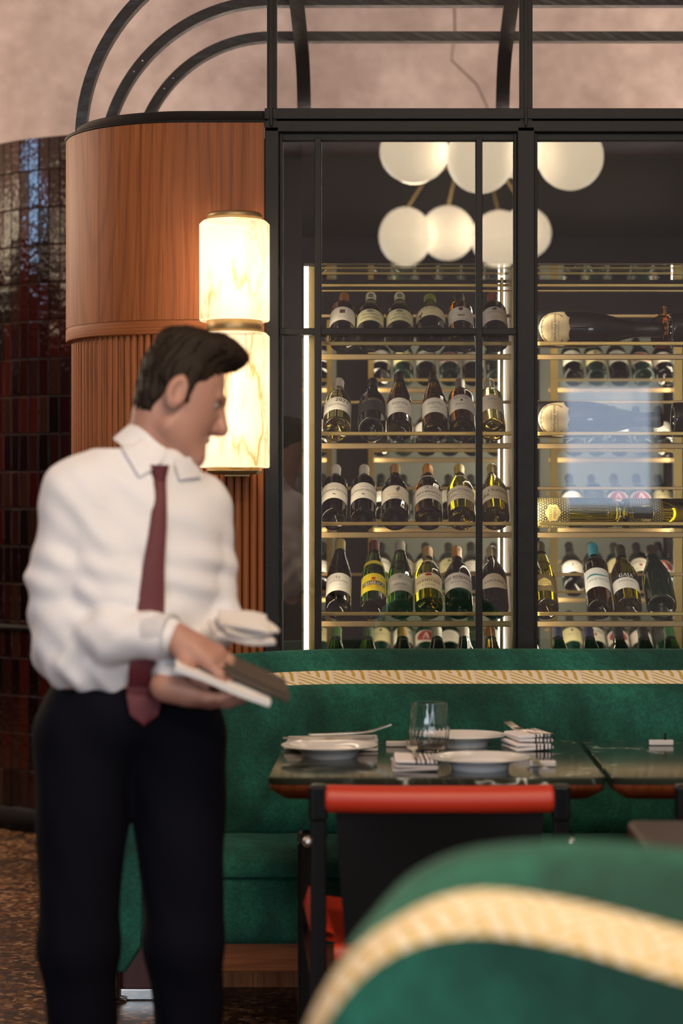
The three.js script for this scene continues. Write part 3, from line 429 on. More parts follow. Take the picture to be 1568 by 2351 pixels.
    txt(g, 'Champagne', 256, 196, 34, '#3f331c', 'serif', 'italic'); txt(g, 'Dom Perignon', 256, 246, 50, '#33290f', 'serif', 'bold italic'); txt(g, 'Vintage 2013', 256, 296, 34, '#3f331c', 'serif', 'italic'); txt(g, '★', 256, 366, 56, '#33290f', 'sans-serif'); txt(g, 'Brut', 256, 424, 26, '#3f331c'); }, 512, 512),
  tavina: labelTex((g, W, H) => { bg(g, '#16140d', W, H); g.strokeStyle = '#c9b46c'; g.lineWidth = 5; for (let i = -1; i < 9; i++) for (let j = -1; j < 8; j++) { const x = i * 74 + (j % 2) * 37, y = j * 64; g.beginPath(); for (let k = 0; k < 6; k++) g.lineTo(x + 34 * Math.cos(k * Math.PI / 3), y + 34 * Math.sin(k * Math.PI / 3)); g.closePath(); g.stroke(); g.beginPath(); g.arc(x, y, 10, 0, 7); g.fillStyle = '#c9b46c'; g.fill(); } g.fillStyle = '#d9c67e'; g.beginPath(); g.moveTo(150, 170); g.lineTo(256, 110); g.lineTo(362, 170); g.lineTo(362, 270); g.lineTo(256, 330); g.lineTo(150, 270); g.fill(); txt(g, 'Vinho', 256, 196, 52, '#3a2f12', 'serif', 'italic'); txt(g, 'Tavina', 256, 250, 56, '#3a2f12', 'serif', 'italic'); }, 512, 440),
  teal: labelTex((g, W, H) => { bg(g, '#e3e6e6', W, H); g.fillStyle = '#2c8f9a'; g.beginPath(); g.moveTo(60, 110); g.bezierCurveTo(180, 40, 300, 150, 450, 70); g.bezierCurveTo(330, 170, 190, 80, 60, 130); g.fill(); txt(g, 'CALA DEI BALCONI', 256, 170, 42, '#4a5658', 'sans-serif'); small(g, [214, 244], '#8f9898'); }),
  gaja: labelTex((g, W, H) => { bg(g, '#14151a', W, H); txt(g, 'GAJA', 256, 46, 84, '#e8e8ea', 'serif', 'bold'); g.fillStyle = '#e6e6e4'; g.fillRect(0, 92, W, H); txt(g, 'GAIA & REY', 256, 150, 46, '#4c4c52'); small(g, [204, 236], '#8f8f94'); }),
  greyRear: labelTex((g, W, H) => { bg(g, '#d7d5c4', W, H); txt(g, 'Barolo', 256, 70, 62, '#6a675c', 'serif', 'italic'); small(g, [126, 144, 162, 220], '#97947f'); }),
  yellowRear: labelTex((g, W, H) => { bg(g, '#d9cf9f', W, H); g.fillStyle = '#4c4a3e'; g.beginPath(); g.moveTo(256, 20); g.lineTo(292, 56); g.lineTo(256, 92); g.lineTo(220, 56); g.fill(); txt(g, 'MASSETO', 256, 136, 50, '#57523c'); small(g, [180, 198, 240], '#8c865f'); }),
  redA: labelTex((g, W, H) => { bg(g, '#d8cfc4', W, H); g.fillStyle = '#8e2428'; g.beginPath(); g.ellipse(256, 130, 190, 120, 0, 0, 7); g.fill(); txt(g, 'A', 256, 130, 190, '#dccdc2', 'serif', 'bold'); small(g, [266], '#8f8980'); }),
  coltibuono: labelTex((g, W, H) => { bg(g, '#dcdacb', W, H); txt(g, 'Coltibuono', 256, 70, 70, '#4f4c42', 'serif', 'bold'); g.fillStyle = '#9c2a22'; g.beginPath(); g.arc(256, 150, 34, 0, 7); g.fill(); txt(g, 'SANGIOVESE', 256, 226, 42, '#5f5b4e'); }),
  slate: labelTex((g, W, H) => { bg(g, '#2b2f2a', W, H); txt(g, 'Sori', 256, 100, 60, '#8f8c76', 'serif', 'italic'); small(g, [160, 190], '#6d6b5a'); }),
};
L.pecorinoA = L.pecorino(['PECORINO']); L.trebbiano = L.pecorino(['TREBBIANO', "D'ABRUZZO"]); L.segreta = L.script('Segreta');
const paperMats = {};
function makeBottle(o) {   // o: type, glass, cap, capLen, label, y0, y1, span, name, say, group, neck
  const t = thing(o.name ?? 'wine_bottle', o.say, 'bottle', [0, 0, 0], o.group), [r, pts] = PROFILE[o.type], top = pts[pts.length - 1][1];
  part('glass', cached('g' + o.type, () => lathe(pts, 36)), GLASS[o.glass], t);
  if (o.cap) {
    const len = o.capLen ?? 0.055;
    part('capsule', cached('c' + o.type + len, () => { const p = []; for (let k = 0; k <= 8; k++) { const y = top - len + (len * k) / 8; p.push([Math.max(rAt(o.type, y), 0.0142) + 0.0009, y]); } p.push([0.0135, top + 0.0015], [0, top + 0.0018]); return lathe(p, 28); }), capMat(o.cap), t);
  }
  if (o.label) part('label', cached('l' + o.type + [o.y0, o.y1, o.span], () => patch(o.type, o.y0, o.y1, o.span)), paperMats[o.label] ??= paper(L[o.label], o.label === 'sancerre' || o.label === 'champagneShield'), t);
  if (o.neck) part('neck_label', cached('n' + o.type + o.neck, () => patch(o.type, ...(o.neckAt ?? [0.204, 0.214]), 2.4)), M({ color: new THREE.Color(o.neck), roughness: 0.7 }), t);
  if (o.crest) part('neck_label', cached('k' + o.type, () => patch(o.type, top - 0.047, top - 0.012, 2.2, 0.0014)), paperMats.neckCrest ??= paper(L.neckCrest), t);
  return t;
}
const B = 'bordeaux', U = 'burgundy', A = 'alsace', C = 'champagne';
const def = { bordeaux: [0.062, 0.150], burgundy: [0.050, 0.125], alsace: [0.045, 0.130], champagne: [0.05, 0.12] };
// [row, x, type, glass, capsule, label, description, tilt, extra]
const bottlesA = [
  [0, -0.151, B, 'amber', '#b8722e', 'portrait', 'amber bottle, copper capsule, cream label with a dark square picture'],
  [0, -0.070, U, 'dark', '#d8d3a2', 'pecorinoA', 'dark bottle with pale green label reading PECORINO', 0, { crest: 1, neck: '#dcd7ae' }],
  [0, 0.016, U, 'dark', '#d8d3a2', 'trebbiano', 'dark bottle with pale green label reading TREBBIANO', 0, { crest: 1, neck: '#dcd7ae' }],
  [0, 0.107, C, 'dark', '#8fa53a', 'goat', 'squat dark bottle with lime capsule and black animal on yellow label', -4, { y0: 0.075, y1: 0.148 }],
  [0, 0.195, B, 'amber', '#2a2420', 'shield', 'amber bottle, black capsule, white label with a brown shield', 0, { neck: '#cfcabb', neckAt: [0.243, 0.252] }],
  [0, 0.294, B, 'dark', '#a8553a', 'jowl', 'dark bottle with copper red capsule and grey starred label'],
  [1, -0.166, U, 'clear', '#ddd8cc', 'year', 'clear bottle with white capsule and label reading 2021'],
  [1, -0.065, U, 'black', '#17161a', 'planet', 'black bottle with black label lettered in dull gold', 0, { span: 2.6 }],
  [1, 0.015, A, 'amber', '#1d1a18', 'segreta', 'slim amber bottle, black capsule, white script label, next to the black labelled bottle', 1],
  [1, 0.118, A, 'amber', '#1d1a18', 'segreta', 'slim amber bottle, black capsule, white script label, next to the grey capped bottle', 1],
  [1, 0.197, B, 'amber', '#8f8578', 'deta', 'amber bottle with grey capsule and white label with a round seal'],
  [1, 0.284, B, 'clear', '#c9c2ae', 'plainCream', 'clear bottle with a blank looking cream label by the bright strip'],
  [2, -0.175, B, 'dark', '#dedad0', 'tours', 'dark bottle with white capsule and chateau label beside the rack upright'],
  [2, -0.090, B, 'dark', '#dedad0', 'tours', 'dark bottle with white capsule and chateau label beside the gold capped bottle'],
  [2, 0.0025, U, 'dark', '#b58a45', 'bird', 'dark bottle with gold capsule and cream label with a bird'],
  [2, 0.100, U, 'amber', '#e0991c', 'meursault', 'amber bottle with orange capsule and label reading MEURSAULT', 0, { neck: '#ddd8cc', neckAt: [0.2, 0.212] }],
  [2, 0.195, U, 'olive', '#e2c04a', 'chablis', 'olive bottle with yellow capsule and label reading Chablis Premier Cru', 0, { neck: '#e0dac6' }],
  [2, 0.293, U, 'olive', '#d9bd55', 'chablis2', 'olive bottle with yellow capsule and label reading Chablis beside the post'],
  [3, -0.162, A, 'dark', '#c9b56a', 'ovalMark', 'tall dark bottle, pale gold capsule, white label in black script', 4],
  [3, -0.060, A, 'green', '#6f2420', 'trimYellow', 'tall green bottle with dark red capsule and bright yellow label', 3, { neck: '#e3cf1e', neckAt: [0.185, 0.205] }],
  [3, 0.0176, A, 'green', '#b9b5a6', 'trimGrey', 'tall green bottle with silver capsule and grey label', 3],
  [3, 0.100, U, 'olive', '#c79a55', 'hermitage', 'olive bottle, tan capsule, cream label reading HERMITAGE under a red seal', 3, { neck: '#e9ddb4', neckAt: [0.2, 0.212] }],
  [3, 0.187, U, 'dark', '#e0992c', 'romains', 'dark bottle with orange capsule and white label reading LES ROMAINS', 3],
  [3, 0.291, U, 'dark', '#cfc49a', 'sancerre', 'dark bottle with pale capsule and oval cream label', 3],
  [4, -0.173, A, 'green', '#5f9444', 'greyRear', 'bottle with green capsule showing above the banquette, beside the rack upright', 3],
  [4, -0.079, A, 'green', '#4f7a38', 'greyRear', 'bottle with green capsule showing above the banquette, beside the gold capped one', 3],
  [4, 0.025, A, 'dark', '#d3a94a', 'greyRear', 'bottle with gold capsule showing above the banquette', 3],
  [4, 0.128, A, 'dark', '#d8d2c4', 'greyRear', 'bottle with white capsule showing above the banquette, beside the gold capped one', 3],
  [4, 0.210, A, 'dark', '#d8d2c4', 'greyRear', 'bottle with white capsule showing above the banquette, beside the mullion', 3],
  [4, 0.289, A, 'amber', '#dd8a2c', 'greyRear', 'bottle with orange capsule showing above the banquette beside the post', 3],
  [3, 0.438, A, 'olive', '#6d6a44', 'tavinaSmall', 'olive bottle with gold patterned label leaning beside the post', 2],
  [3, 0.594, B, 'amber', '#2aa6c4', 'teal', 'amber bottle with bright turquoise capsule and white label', 6],
  [3, 0.676, U, 'olive', '#33382c', 'gaja', 'olive bottle, dark capsule, label reading GAJA', 4],
  [3, 0.772, C, 'deepGreen', '#4a3a34', null, 'broad dark green sparkling wine bottle without front label'],
  [4, 0.412, A, 'clear', '#55524c', 'greyRear', 'clear bottle showing above the banquette behind the post', 0],
  [4, 0.490, A, 'dark', '#4a5f96', 'greyRear', 'bottle with pale blue capsule showing above the banquette', 3],
  [4, 0.584, A, 'dark', '#33406e', 'greyRear', 'bottle with navy blue capsule showing above the banquette', 3],
  [4, 0.672, A, 'dark', '#26262a', 'greyRear', 'bottle with black capsule showing above the banquette, beside the navy one', 3],
  [4, 0.747, A, 'dark', '#26262a', 'greyRear', 'bottle with black capsule showing above the banquette, beside the green one', 3],
  [4, 0.826, A, 'green', '#3f8a4a', 'greyRear', 'bottle with bright green capsule showing above the banquette', 3],
];
L.tavinaSmall = L.tavina;
const rowSay = ['on the top row', 'on the second row', 'on the third row', 'on the fourth row', ''];
function placeTilted(t, type, x, row, deg, z0) {
  const a = deg * Math.PI / 180, r = PROFILE[type][0];
  t.position.set(x, ROWY[row] + r * Math.cos(a), z0); t.rotation.x = -(Math.PI / 2 - a);
}
for (const [row, x, type, glass, cap, label, say, dTilt = 0, extra = {}] of bottlesA) {
  const [y0, y1] = def[type], o = { type, glass, cap, label, y0, y1, span: 2.5, say, group: 'wine bottles in the lit rack', ...extra };
  if (/spark/.test(say)) o.name = 'champagne_bottle';
  const t = makeBottle(o); placeTilted(t, type, x, row, 31 + dTilt, -6.284);
}
// bottles lying lengthwise in the right hand rack, neck to the right
function lying(o, x, y, z, s) { const t = makeBottle(o); t.position.set(x, y, z); t.rotation.z = -Math.PI / 2; t.scale.setScalar(s); return t; }
lying({ name: 'champagne_bottle', type: C, glass: 'black', cap: '#17130d', capLen: 0.07, label: 'champagneShield', y0: 0.023, y1: 0.102, span: 2.5, say: 'large black champagne bottle with gold shield label lying on the top row' }, 0.383, 1.846, -6.284, 1.22);
lying({ name: 'champagne_bottle', type: C, glass: 'black', cap: '#17130d', capLen: 0.07, label: 'champagneShield', y0: 0.023, y1: 0.102, span: 2.5, say: 'large black champagne bottle with gold shield label lying on the second row' }, 0.381, 1.586, -6.284, 1.22);
lying({ name: 'champagne_bottle', type: C, glass: 'black', cap: '#17130d', label: null, say: 'black bottle base beyond the champagne neck on the top row' }, 0.795, 1.846, -6.284, 1.15);
lying({ name: 'champagne_bottle', type: C, glass: 'black', cap: '#17130d', label: null, say: 'black bottle base beyond the champagne neck on the second row' }, 0.802, 1.586, -6.284, 1.15);
lying({ type: B, glass: 'olive', cap: '#2c281c', capLen: 0.045, label: 'tavina', y0: 0.010, y1: 0.092, span: 2.6, say: 'olive bottle with hexagon patterned label and dark screw cap lying on the third row' }, 0.396, 1.318, -6.284, 1.16);
lying({ type: B, glass: 'olive', cap: '#2c281c', capLen: 0.045, label: 'tavina', y0: 0.016, y1: 0.100, span: 2.6, say: 'olive patterned bottle lying behind the screw cap on the third row' }, 0.667, 1.316, -6.385, 1.16);
{ // faceted amber stopper flask between the two lying champagne bottles
  const g = lathe([[0, 0], [0.028, 0], [0.034, 0.01], [0.036, 0.05], [0.03, 0.085], [0.012, 0.095], [0.012, 0.12], [0, 0.12]], 9); g.translate(0.790, 1.805, -6.42); 
  single('decanter', toCreasedNormals(g, 0.3), glassMat([0.95, 0.42, 0.06], 0.04), 'faceted amber glass decanter behind the champagne neck', 'decanter');
}
// far rack: rows of bottles of the same racks' depth, seen between the front ones
const farKinds = [['greyRear', B, 'dark', '#3a3630'], ['yellowRear', B, 'dark', '#46423a'], ['coltibuono', B, 'dark', '#2c2a28'], ['redA', U, 'dark', '#27262a'], ['plainCream', U, 'dark', '#37322c'], ['slate', B, 'dark', '#2c2a28'], ['deta', U, 'dark', '#35322e']];
const farSay = ['grey', 'yellowish diamond', 'pale crest', 'red oval', 'cream', 'slate', 'white'];
const farRows = ['top', 'second', 'third', 'fourth', 'lowest'];
const farProto = {};
for (let row = 0; row < 5; row++) for (const [side, xs] of [['divided panes', [-0.05, 0.034, 0.118, 0.205, 0.290, 0.375]], ['undivided pane', [0.662, 0.7465, 0.831, 0.9155, 0.999]], ['dark gap', [-0.272]]]) {
  xs.forEach((x, i) => {
    const k = side === 'undivided pane' && row === 2 && (i === 2 || i === 3) ? 3 : side === 'divided panes' && row === 3 ? [2, 2, 1, 1, 4, 0][i] : (row * 2 + i) % farKinds.length, [label, type, glass, cap] = farKinds[k];
    const say = `dark bottle, ${farSay[k]} label, ${farRows[row]} row of far rack ${side === 'dark gap' ? 'beside the dark gap' : 'behind the ' + side}`;
    const t = makeBottle({ type, glass: glass === 'dark' && k % 2 ? 'deepGreen' : glass, cap, label, y0: def[type][0], y1: def[type][1], span: 2.5, say, group: `far bottles, ${farRows[row]} row, ${side}` });
    placeTilted(t, type, x, row, 31, -8.004);
  });
}

// ---------- green banquette along the screen ----------
{
  const t = thing('banquette', 'dark green velvet banquette with a cream patterned band along its back', 'banquette', [0, 0, 0]);
  // plan of the back's front face: arm at the left, rounded corner, then along the screen. q: 0..1 share of the way
  const P = [];
  for (let z = -5.16; z > -5.44; z -= 0.04) P.push([-0.62, z, -1, 0]);
  for (let i = 0; i <= 14; i++) { const a = (i / 14) * Math.PI / 2; P.push([-0.27 - 0.35 * Math.cos(a), -5.45 - 0.35 * Math.sin(a), -Math.cos(a), -Math.sin(a)]); }
  for (let x = -0.22; x < 2.2; x += 0.06) P.push([x, -5.80, 0, -1]);
  const drop = (x, z) => { const e = x < -0.1 ? Math.min(1, (-0.1 - x) / 0.5) : 0; return -0.035 * e * e - Math.max(0, z + 5.45) * 0.18; };
  const ring = (off, y, wob = 0) => P.map(([x, z, nx, nz], i) => V(x + nx * off, y + (y > 0.5 ? drop(x, z) : 0) + wob * Math.sin(i * 0.9) * 0.003, z + nz * off));
  part('back_cushion', loft([ring(0.02, 0.44), ring(-0.015, 0.50, 1), ring(-0.02, 0.60, 1), ring(-0.016, 0.74, 1), ring(-0.008, 0.82), ring(0.0, 0.846), ring(0.012, 0.860), ring(0.026, 0.861)].reverse()), mats.velvet, t);
  part('patterned_band', loft([ring(0.022, 0.858), ring(0.034, 0.872), ring(0.052, 0.888), ring(0.064, 0.894)].reverse()), mats.lattice, t, 'cream and gold woven lattice band');
  part('back_roll', loft([ring(0.060, 0.890), ring(0.078, 0.905), ring(0.088, 0.930), ring(0.098, 0.943), ring(0.115, 0.949), ring(0.132, 0.944), ring(0.142, 0.93), ring(0.147, 0.75), ring(0.147, 0.30)].reverse()), mats.velvet, t);
  { // arm end: closes the front of the arm
    const e = [[0.02, 0.245], [-0.015, 0.30], [-0.02, 0.60], [-0.008, 0.82], [0.0, 0.846], [0.03, 0.862], [0.06, 0.892], [0.09, 0.932], [0.115, 0.949], [0.142, 0.93], [0.147, 0.75], [0.147, 0.245]].map(([o, y]) => [-0.62 - o, y + (y > 0.5 ? drop(-0.62, -5.16) : 0)]);
    const s = new THREE.Shape(e.map(([x, y]) => new THREE.Vector2(x, y))); const g = new THREE.ExtrudeGeometry(s, { depth: 0.05, bevelEnabled: true, bevelSize: 0.012, bevelThickness: 0.015, bevelSegments: 3 }); g.translate(0, 0, -5.195);
    part('arm_end', boxUV(g), mats.velvet, t);
    part('arm_panel', bx(-0.767, -0.64, 0.245, 0.60, -5.16, -5.85, 0.02), mats.velvet, t);
  }
  const seat = [[0.30, -5.80], [0.462, -5.80], [0.474, -5.72], [0.472, -5.52], [0.464, -5.45], [0.445, -5.425], [0.42, -5.42], [0.41, -5.423]];
  const xs = []; for (let x = -0.585; x <= 2.2; x += 0.035) xs.push(x);
  part('seat_cushion', loft(seat.map(([y, z], j) => xs.map((x) => V(x, y + (j > 0 && j < 4 ? 0.0035 * Math.abs(Math.sin(x * Math.PI / 0.16)) : 0), z - 0.02 * Math.exp(-Math.pow((x + 0.585) / 0.04, 2)) * -1 * 0)))), mats.velvet, t);
  part('seat_base', bx(-0.60, 2.2, 0.238, 0.412, -5.425, -5.82, 0.03), mats.velvet, t);
  part('plinth', bx(-0.58, 2.2, 0.165, 0.238, -5.47, -5.9, 0.004, true), mats.walnut, t, 'walnut plinth board');
  part('recess', bx(-0.55, 2.2, 0.0, 0.165, -6.05, -6.09), mats.walnut, t);
  for (const x of [-0.2, 0.9, 2.0]) part('support', bx(x, x + 0.04, 0, 0.165, -5.6, -5.64), mats.steel, t);
  part('back_board', bx(-0.3, 2.2, 0.165, 0.9, -5.955, -5.985), mats.walnut, t);
}
{ const t = thing('service_station', 'dark red wooden base with a chrome post and skirting behind the banquette arm', 'cabinet', [0, 0, 0]);
  part('body', bx(-0.78, -0.60, 0.03, 0.60, -5.90, -6.08, 0.004), mats.redwood, t);
  part('skirting', bx(-0.785, -0.595, 0.0, 0.032, -5.885, -6.08, 0.004), mats.chrome, t, 'chrome skirting');
  part('post', cyl(0.0125, 0.0125, 0.62, -0.752, 0.0, -5.872), mats.chrome, t, 'chrome post');
  part('post_foot', lathe([[0, 0], [0.03, 0], [0.03, 0.006], [0.014, 0.012], [0, 0.012]].map(([r, y]) => [r, y])).translate(-0.752, 0, -5.872), mats.chrome, t); }

// ---------- marble tables ----------
function table(label, x0, x1) {
  const t = thing('marble_table', label, 'table', [(x0 + x1) / 2, 0, -5.06], 'marble tables by the banquette'); const w = x1 - x0, d = 0.78, r = 0.028;
  const shape = (ins) => { const a = w / 2 - ins, b = d / 2 - ins, s = new THREE.Shape(); s.moveTo(-a + r, -b); s.lineTo(a - r, -b); s.quadraticCurveTo(a, -b, a, -b + r); s.lineTo(a, b - r); s.quadraticCurveTo(a, b, a - r, b); s.lineTo(-a + r, b); s.quadraticCurveTo(-a, b, -a, b - r); s.lineTo(-a, -b + r); s.quadraticCurveTo(-a, -b, -a + r, -b); return s; };
  const slab = new THREE.ExtrudeGeometry(shape(0.003), { depth: 0.010, bevelEnabled: true, bevelSize: 0.003, bevelThickness: 0.003, bevelSegments: 2, curveSegments: 6 }); slab.rotateX(-Math.PI / 2); slab.translate(0, 0.737, 0);
  part('tabletop', boxUV(slab), mats.marble, t, 'dark green black marble slab with white veins');
  const pa = shape(0.002).getPoints(6), pb = shape(0.034).getPoints(6), rows = [pa.map((p) => V(p.x, 0.7345, p.y)), pa.map((p) => V(p.x * 0.998, 0.722, p.y * 0.998)), pb.map((p) => V(p.x, 0.700, p.y)), pb.map((p) => V(0, 0.700, 0))];
  part('apron', loft(rows), M({ map: walnutTex, color: lin(0.55, 0.36, 0.26), roughness: 0.35 }), t, 'bevelled dark wood edge');
  part('pedestal', cyl(0.03, 0.03, 0.68, 0, 0.02, 0), mats.steel, t); part('foot', lathe([[0, 0], [0.21, 0], [0.21, 0.012], [0.05, 0.028], [0, 0.03]], 48), mats.steel, t);
}
table('black green marble table laid with plates and a glass', -0.272, 0.455);
table('black green marble table holding only a knife rest', 0.467, 1.19);
// dark wooden table at the right edge, nearer
{ const t = thing('wooden_table', 'dark brown wooden table beside the red and black chair', 'table', [0.86, 0, -3.72]);
  const wm = M({ map: walnutTex, color: lin(0.10, 0.075, 0.065), roughness: 0.4 });
  part('tabletop', bx(-0.43, 0.43, 0.712, 0.752, -0.30, 0.27, 0.012, true), wm, t); part('pedestal', cyl(0.03, 0.03, 0.7, 0, 0.015, 0), mats.steel, t); part('foot', lathe([[0, 0], [0.2, 0], [0.2, 0.012], [0.05, 0.028], [0, 0.03]], 48), mats.steel, t); }

// ---------- tableware ----------
function plate(label, x, z, r, y = 0.750) { const t = single('dinner_plate', lathe([[0, 0.010], [r * 0.50, 0.010], [r * 0.56, 0.013], [r * 0.62, 0.019], [r * 0.97, 0.0275], [r, 0.0285], [r * 0.995, 0.0262], [r * 0.64, 0.0155], [r * 0.575, 0.008], [r * 0.575, 0.0], [r * 0.53, 0.0], [r * 0.52, 0.005], [0, 0.006]], 72), mats.china, label, 'plate', 'white plates on the marble table'); t.position.set(x, y, z); }
plate('white plate overlapping the folded napkin that carries a fork', -0.151, -5.08, 0.113, 0.750);
plate('white plate behind the glass tumbler', 0.166, -5.315, 0.108);
plate('white plate between the striped napkin and the knife rest', 0.190, -4.83, 0.112);
{ // ribbed tumbler
  const g = lathe([[0, 0], [0.022, 0], [0.034, 0.002], [0.040, 0.008], [0.046, 0.028], [0.0495, 0.055], [0.0485, 0.082], [0.0445, 0.105], [0.0425, 0.118], [0.0415, 0.1185], [0.0410, 0.118], [0.0430, 0.105], [0.0465, 0.082], [0.0475, 0.055], [0.044, 0.028], [0.037, 0.011], [0.02, 0.009], [0, 0.009]], 120);
  const p = g.attributes.position; for (let i = 0; i < p.count; i++) { const x = p.getX(i), y = p.getY(i), z = p.getZ(i), r = Math.hypot(x, z); if (r < 0.02 || y > 0.075) continue; const a = Math.atan2(z, x), k = 1 + 0.014 * Math.sin(a * 26 + y * 70) * Math.min(1, (0.075 - y) / 0.02); p.setXYZ(i, x * k, y, z * k); } g.computeVertexNormals();
  const m = single('glass_tumbler', g, MP({ color: 0xffffff, transmission: 1, thickness: 0.01, roughness: 0.01, ior: 1.5 }), 'clear ribbed glass tumbler on the marble table', 'glass'); m.position.set(0.083, 0.7505, -5.16);
}
const stripeTex = (dx) => canvasTex(256, 256, (g, W, H) => { g.fillStyle = '#e6dedd'; g.fillRect(0, 0, W, H); g.fillStyle = '#3a3640'; for (const [a, b] of dx) g.fillRect(a, 0, b, H); });
const napkinPlain = M({ color: lin(0.70, 0.64, 0.63), roughness: 0.95, bumpMap: clothBump, bumpScale: 0.001 });
const napkinStripe = M({ map: stripeTex([[128, 12], [154, 8], [178, 14], [206, 8], [228, 12]]), roughness: 0.95 });
function napkin(label, x, z, w, d, h, turn, striped, layers = 3) {
  const t = thing('napkin', label, 'napkin', [x, 0.750, z], 'folded napkins on the marble table'); t.rotation.y = turn;
  for (let k = 0; k < layers; k++) {
    const n = 14, rows = []; const y0 = (h * k) / layers, y1 = y0 + h / layers * 0.96, o = rr(-0.004, 0.004);
    const g = new RoundedBoxGeometry(w - k * 0.004, y1 - y0, d - k * 0.003, 3, (y1 - y0) / 2.2); const p = g.attributes.position;
    for (let i = 0; i < p.count; i++) { const px = p.getX(i), pz = p.getZ(i); p.setY(i, p.getY(i) + 0.0025 * Math.sin(px * 46 + k * 2) + 0.002 * Math.cos(pz * 40 + k)); p.setX(i, px + 0.002 * Math.sin(pz * 60 + k * 3)); }
    g.computeVertexNormals(); g.translate(o, (y0 + y1) / 2 + 0.003, rr(-0.003, 0.003));
    const uv = g.attributes.uv, q = g.attributes.position; for (let i = 0; i < uv.count; i++) uv.setXY(i, q.getX(i) / w + 0.5, q.getZ(i) / d + 0.5);
    part('fold', g, k === layers - 1 && striped || striped === 2 ? napkinStripe : napkinPlain, t);
  }
}
napkin('folded white napkin under cutlery, behind the plate at the table corner', -0.150, -5.235, 0.225, 0.10, 0.024, 0, 0, 3);
napkin('folded napkin with dark stripes beside the glass', 0.044, -4.85, 0.100, 0.155, 0.021, 0.04, 1, 3);
napkin('crumpled striped napkin beside the back plate', 0.321, -5.25, 0.095, 0.13, 0.036, 0.25, 2, 4);
function fork(label, pos, turn, tilt = 0) { const s = [[0.004, -0.09], [0.005, -0.085], [0.003, 0.02], [0.0035, 0.045], [0.011, 0.058], [0.0125, 0.068]]; const sh = new THREE.Shape(); s.forEach(([a, b], i) => i ? sh.lineTo(a, b) : sh.moveTo(a, b)); [...s].reverse().forEach(([a, b]) => sh.lineTo(-a, b)); const e = { depth: 0.0022, bevelEnabled: true, bevelSize: 0.0006, bevelThickness: 0.0006, bevelSegments: 1 };
  const gs = [new THREE.ExtrudeGeometry(sh, e)]; for (const k of [-1.5, -0.5, 0.5, 1.5]) { const g = new THREE.BoxGeometry(0.0028, 0.042, 0.0022); g.translate(k * 0.0062, 0.088, 0.0011); gs.push(g); }
  const g = merge(gs), p = g.attributes.position; for (let i = 0; i < p.count; i++) { const y = p.getY(i); p.setZ(i, p.getZ(i) + 0.012 * Math.pow(Math.max(0, (y - 0.03) / 0.08), 2) - 0.004 * Math.sin((y + 0.09) * 16)); } g.computeVertexNormals();
  const m = single('fork', g, mats.silver, label, 'fork'); m.rotation.set(-Math.PI / 2 + tilt, 0, turn, 'YXZ'); m.rotation.order = 'YXZ'; m.rotation.set(-Math.PI / 2 + tilt, turn, 0); m.position.set(...pos); }
function knife(label, pos, turn) { const sh = new THREE.Shape(); [[-0.005, -0.10], [0.005, -0.10], [0.0045, 0], [0.0085, 0.02], [0.009, 0.09], [0.004, 0.115], [-0.006, 0.118], [-0.0045, 0]].forEach(([a, b], i) => i ? sh.lineTo(a, b) : sh.moveTo(a, b)); const g = new THREE.ExtrudeGeometry(sh, { depth: 0.002, bevelEnabled: true, bevelSize: 0.0008, bevelThickness: 0.0008, bevelSegments: 1 }); const m = single('table_knife', g, mats.silver, label, 'knife'); m.rotation.order = 'YXZ'; m.rotation.set(-Math.PI / 2, turn, 0); m.position.set(...pos); }
fork('fork lying across the folded napkin at the table corner', [-0.115, 0.792, -5.21], -1.45, 0.05);
knife('knife lying on the folded napkin at the table corner', [-0.165, 0.780, -5.20], -1.52);
fork('fork lying on the striped napkin beside the glass', [0.045, 0.785, -4.86], 0.06, 0.02);
fork('fork resting on the crumpled striped napkin', [0.33, 0.792, -5.25], 0.5, 0.0);
knife('knife propped on the glass rest beside the front plate', [0.318, 0.762, -4.83], 0.10);
function rest(label, x, z, turn = 0) { const g = new RoundedBoxGeometry(0.060, 0.014, 0.016, 2, 0.003), p = g.attributes.position; for (let i = 0; i < p.count; i++) if (p.getY(i) > 0) p.setY(i, p.getY(i) - 0.003 * Math.cos(p.getX(i) / 0.03 * 1.5)); g.computeVertexNormals(); g.translate(0, 0.007, 0); const m = single('knife_rest', g, MP({ color: lin(0.62, 0.56, 0.52), roughness: 0.35, clearcoat: 0.5 }), label, 'knife rest'); m.position.set(x, 0.7505, z); m.rotation.y = turn; }
rest('pale knife rest under the knife beside the front plate', 0.332, -4.875); rest('pale knife rest by the glass tumbler', 0.010, -5.29); rest('pale knife rest with a small dark pin on the bare table', 0.652, -5.32);
single('salt_pin', lathe([[0, 0], [0.004, 0], [0.003, 0.006], [0.002, 0.010], [0.0045, 0.014], [0, 0.018]], 16).translate(0.662, 0.7635, -5.32), mats.black, 'small dark pin standing on the knife rest of the bare table', 'pin');

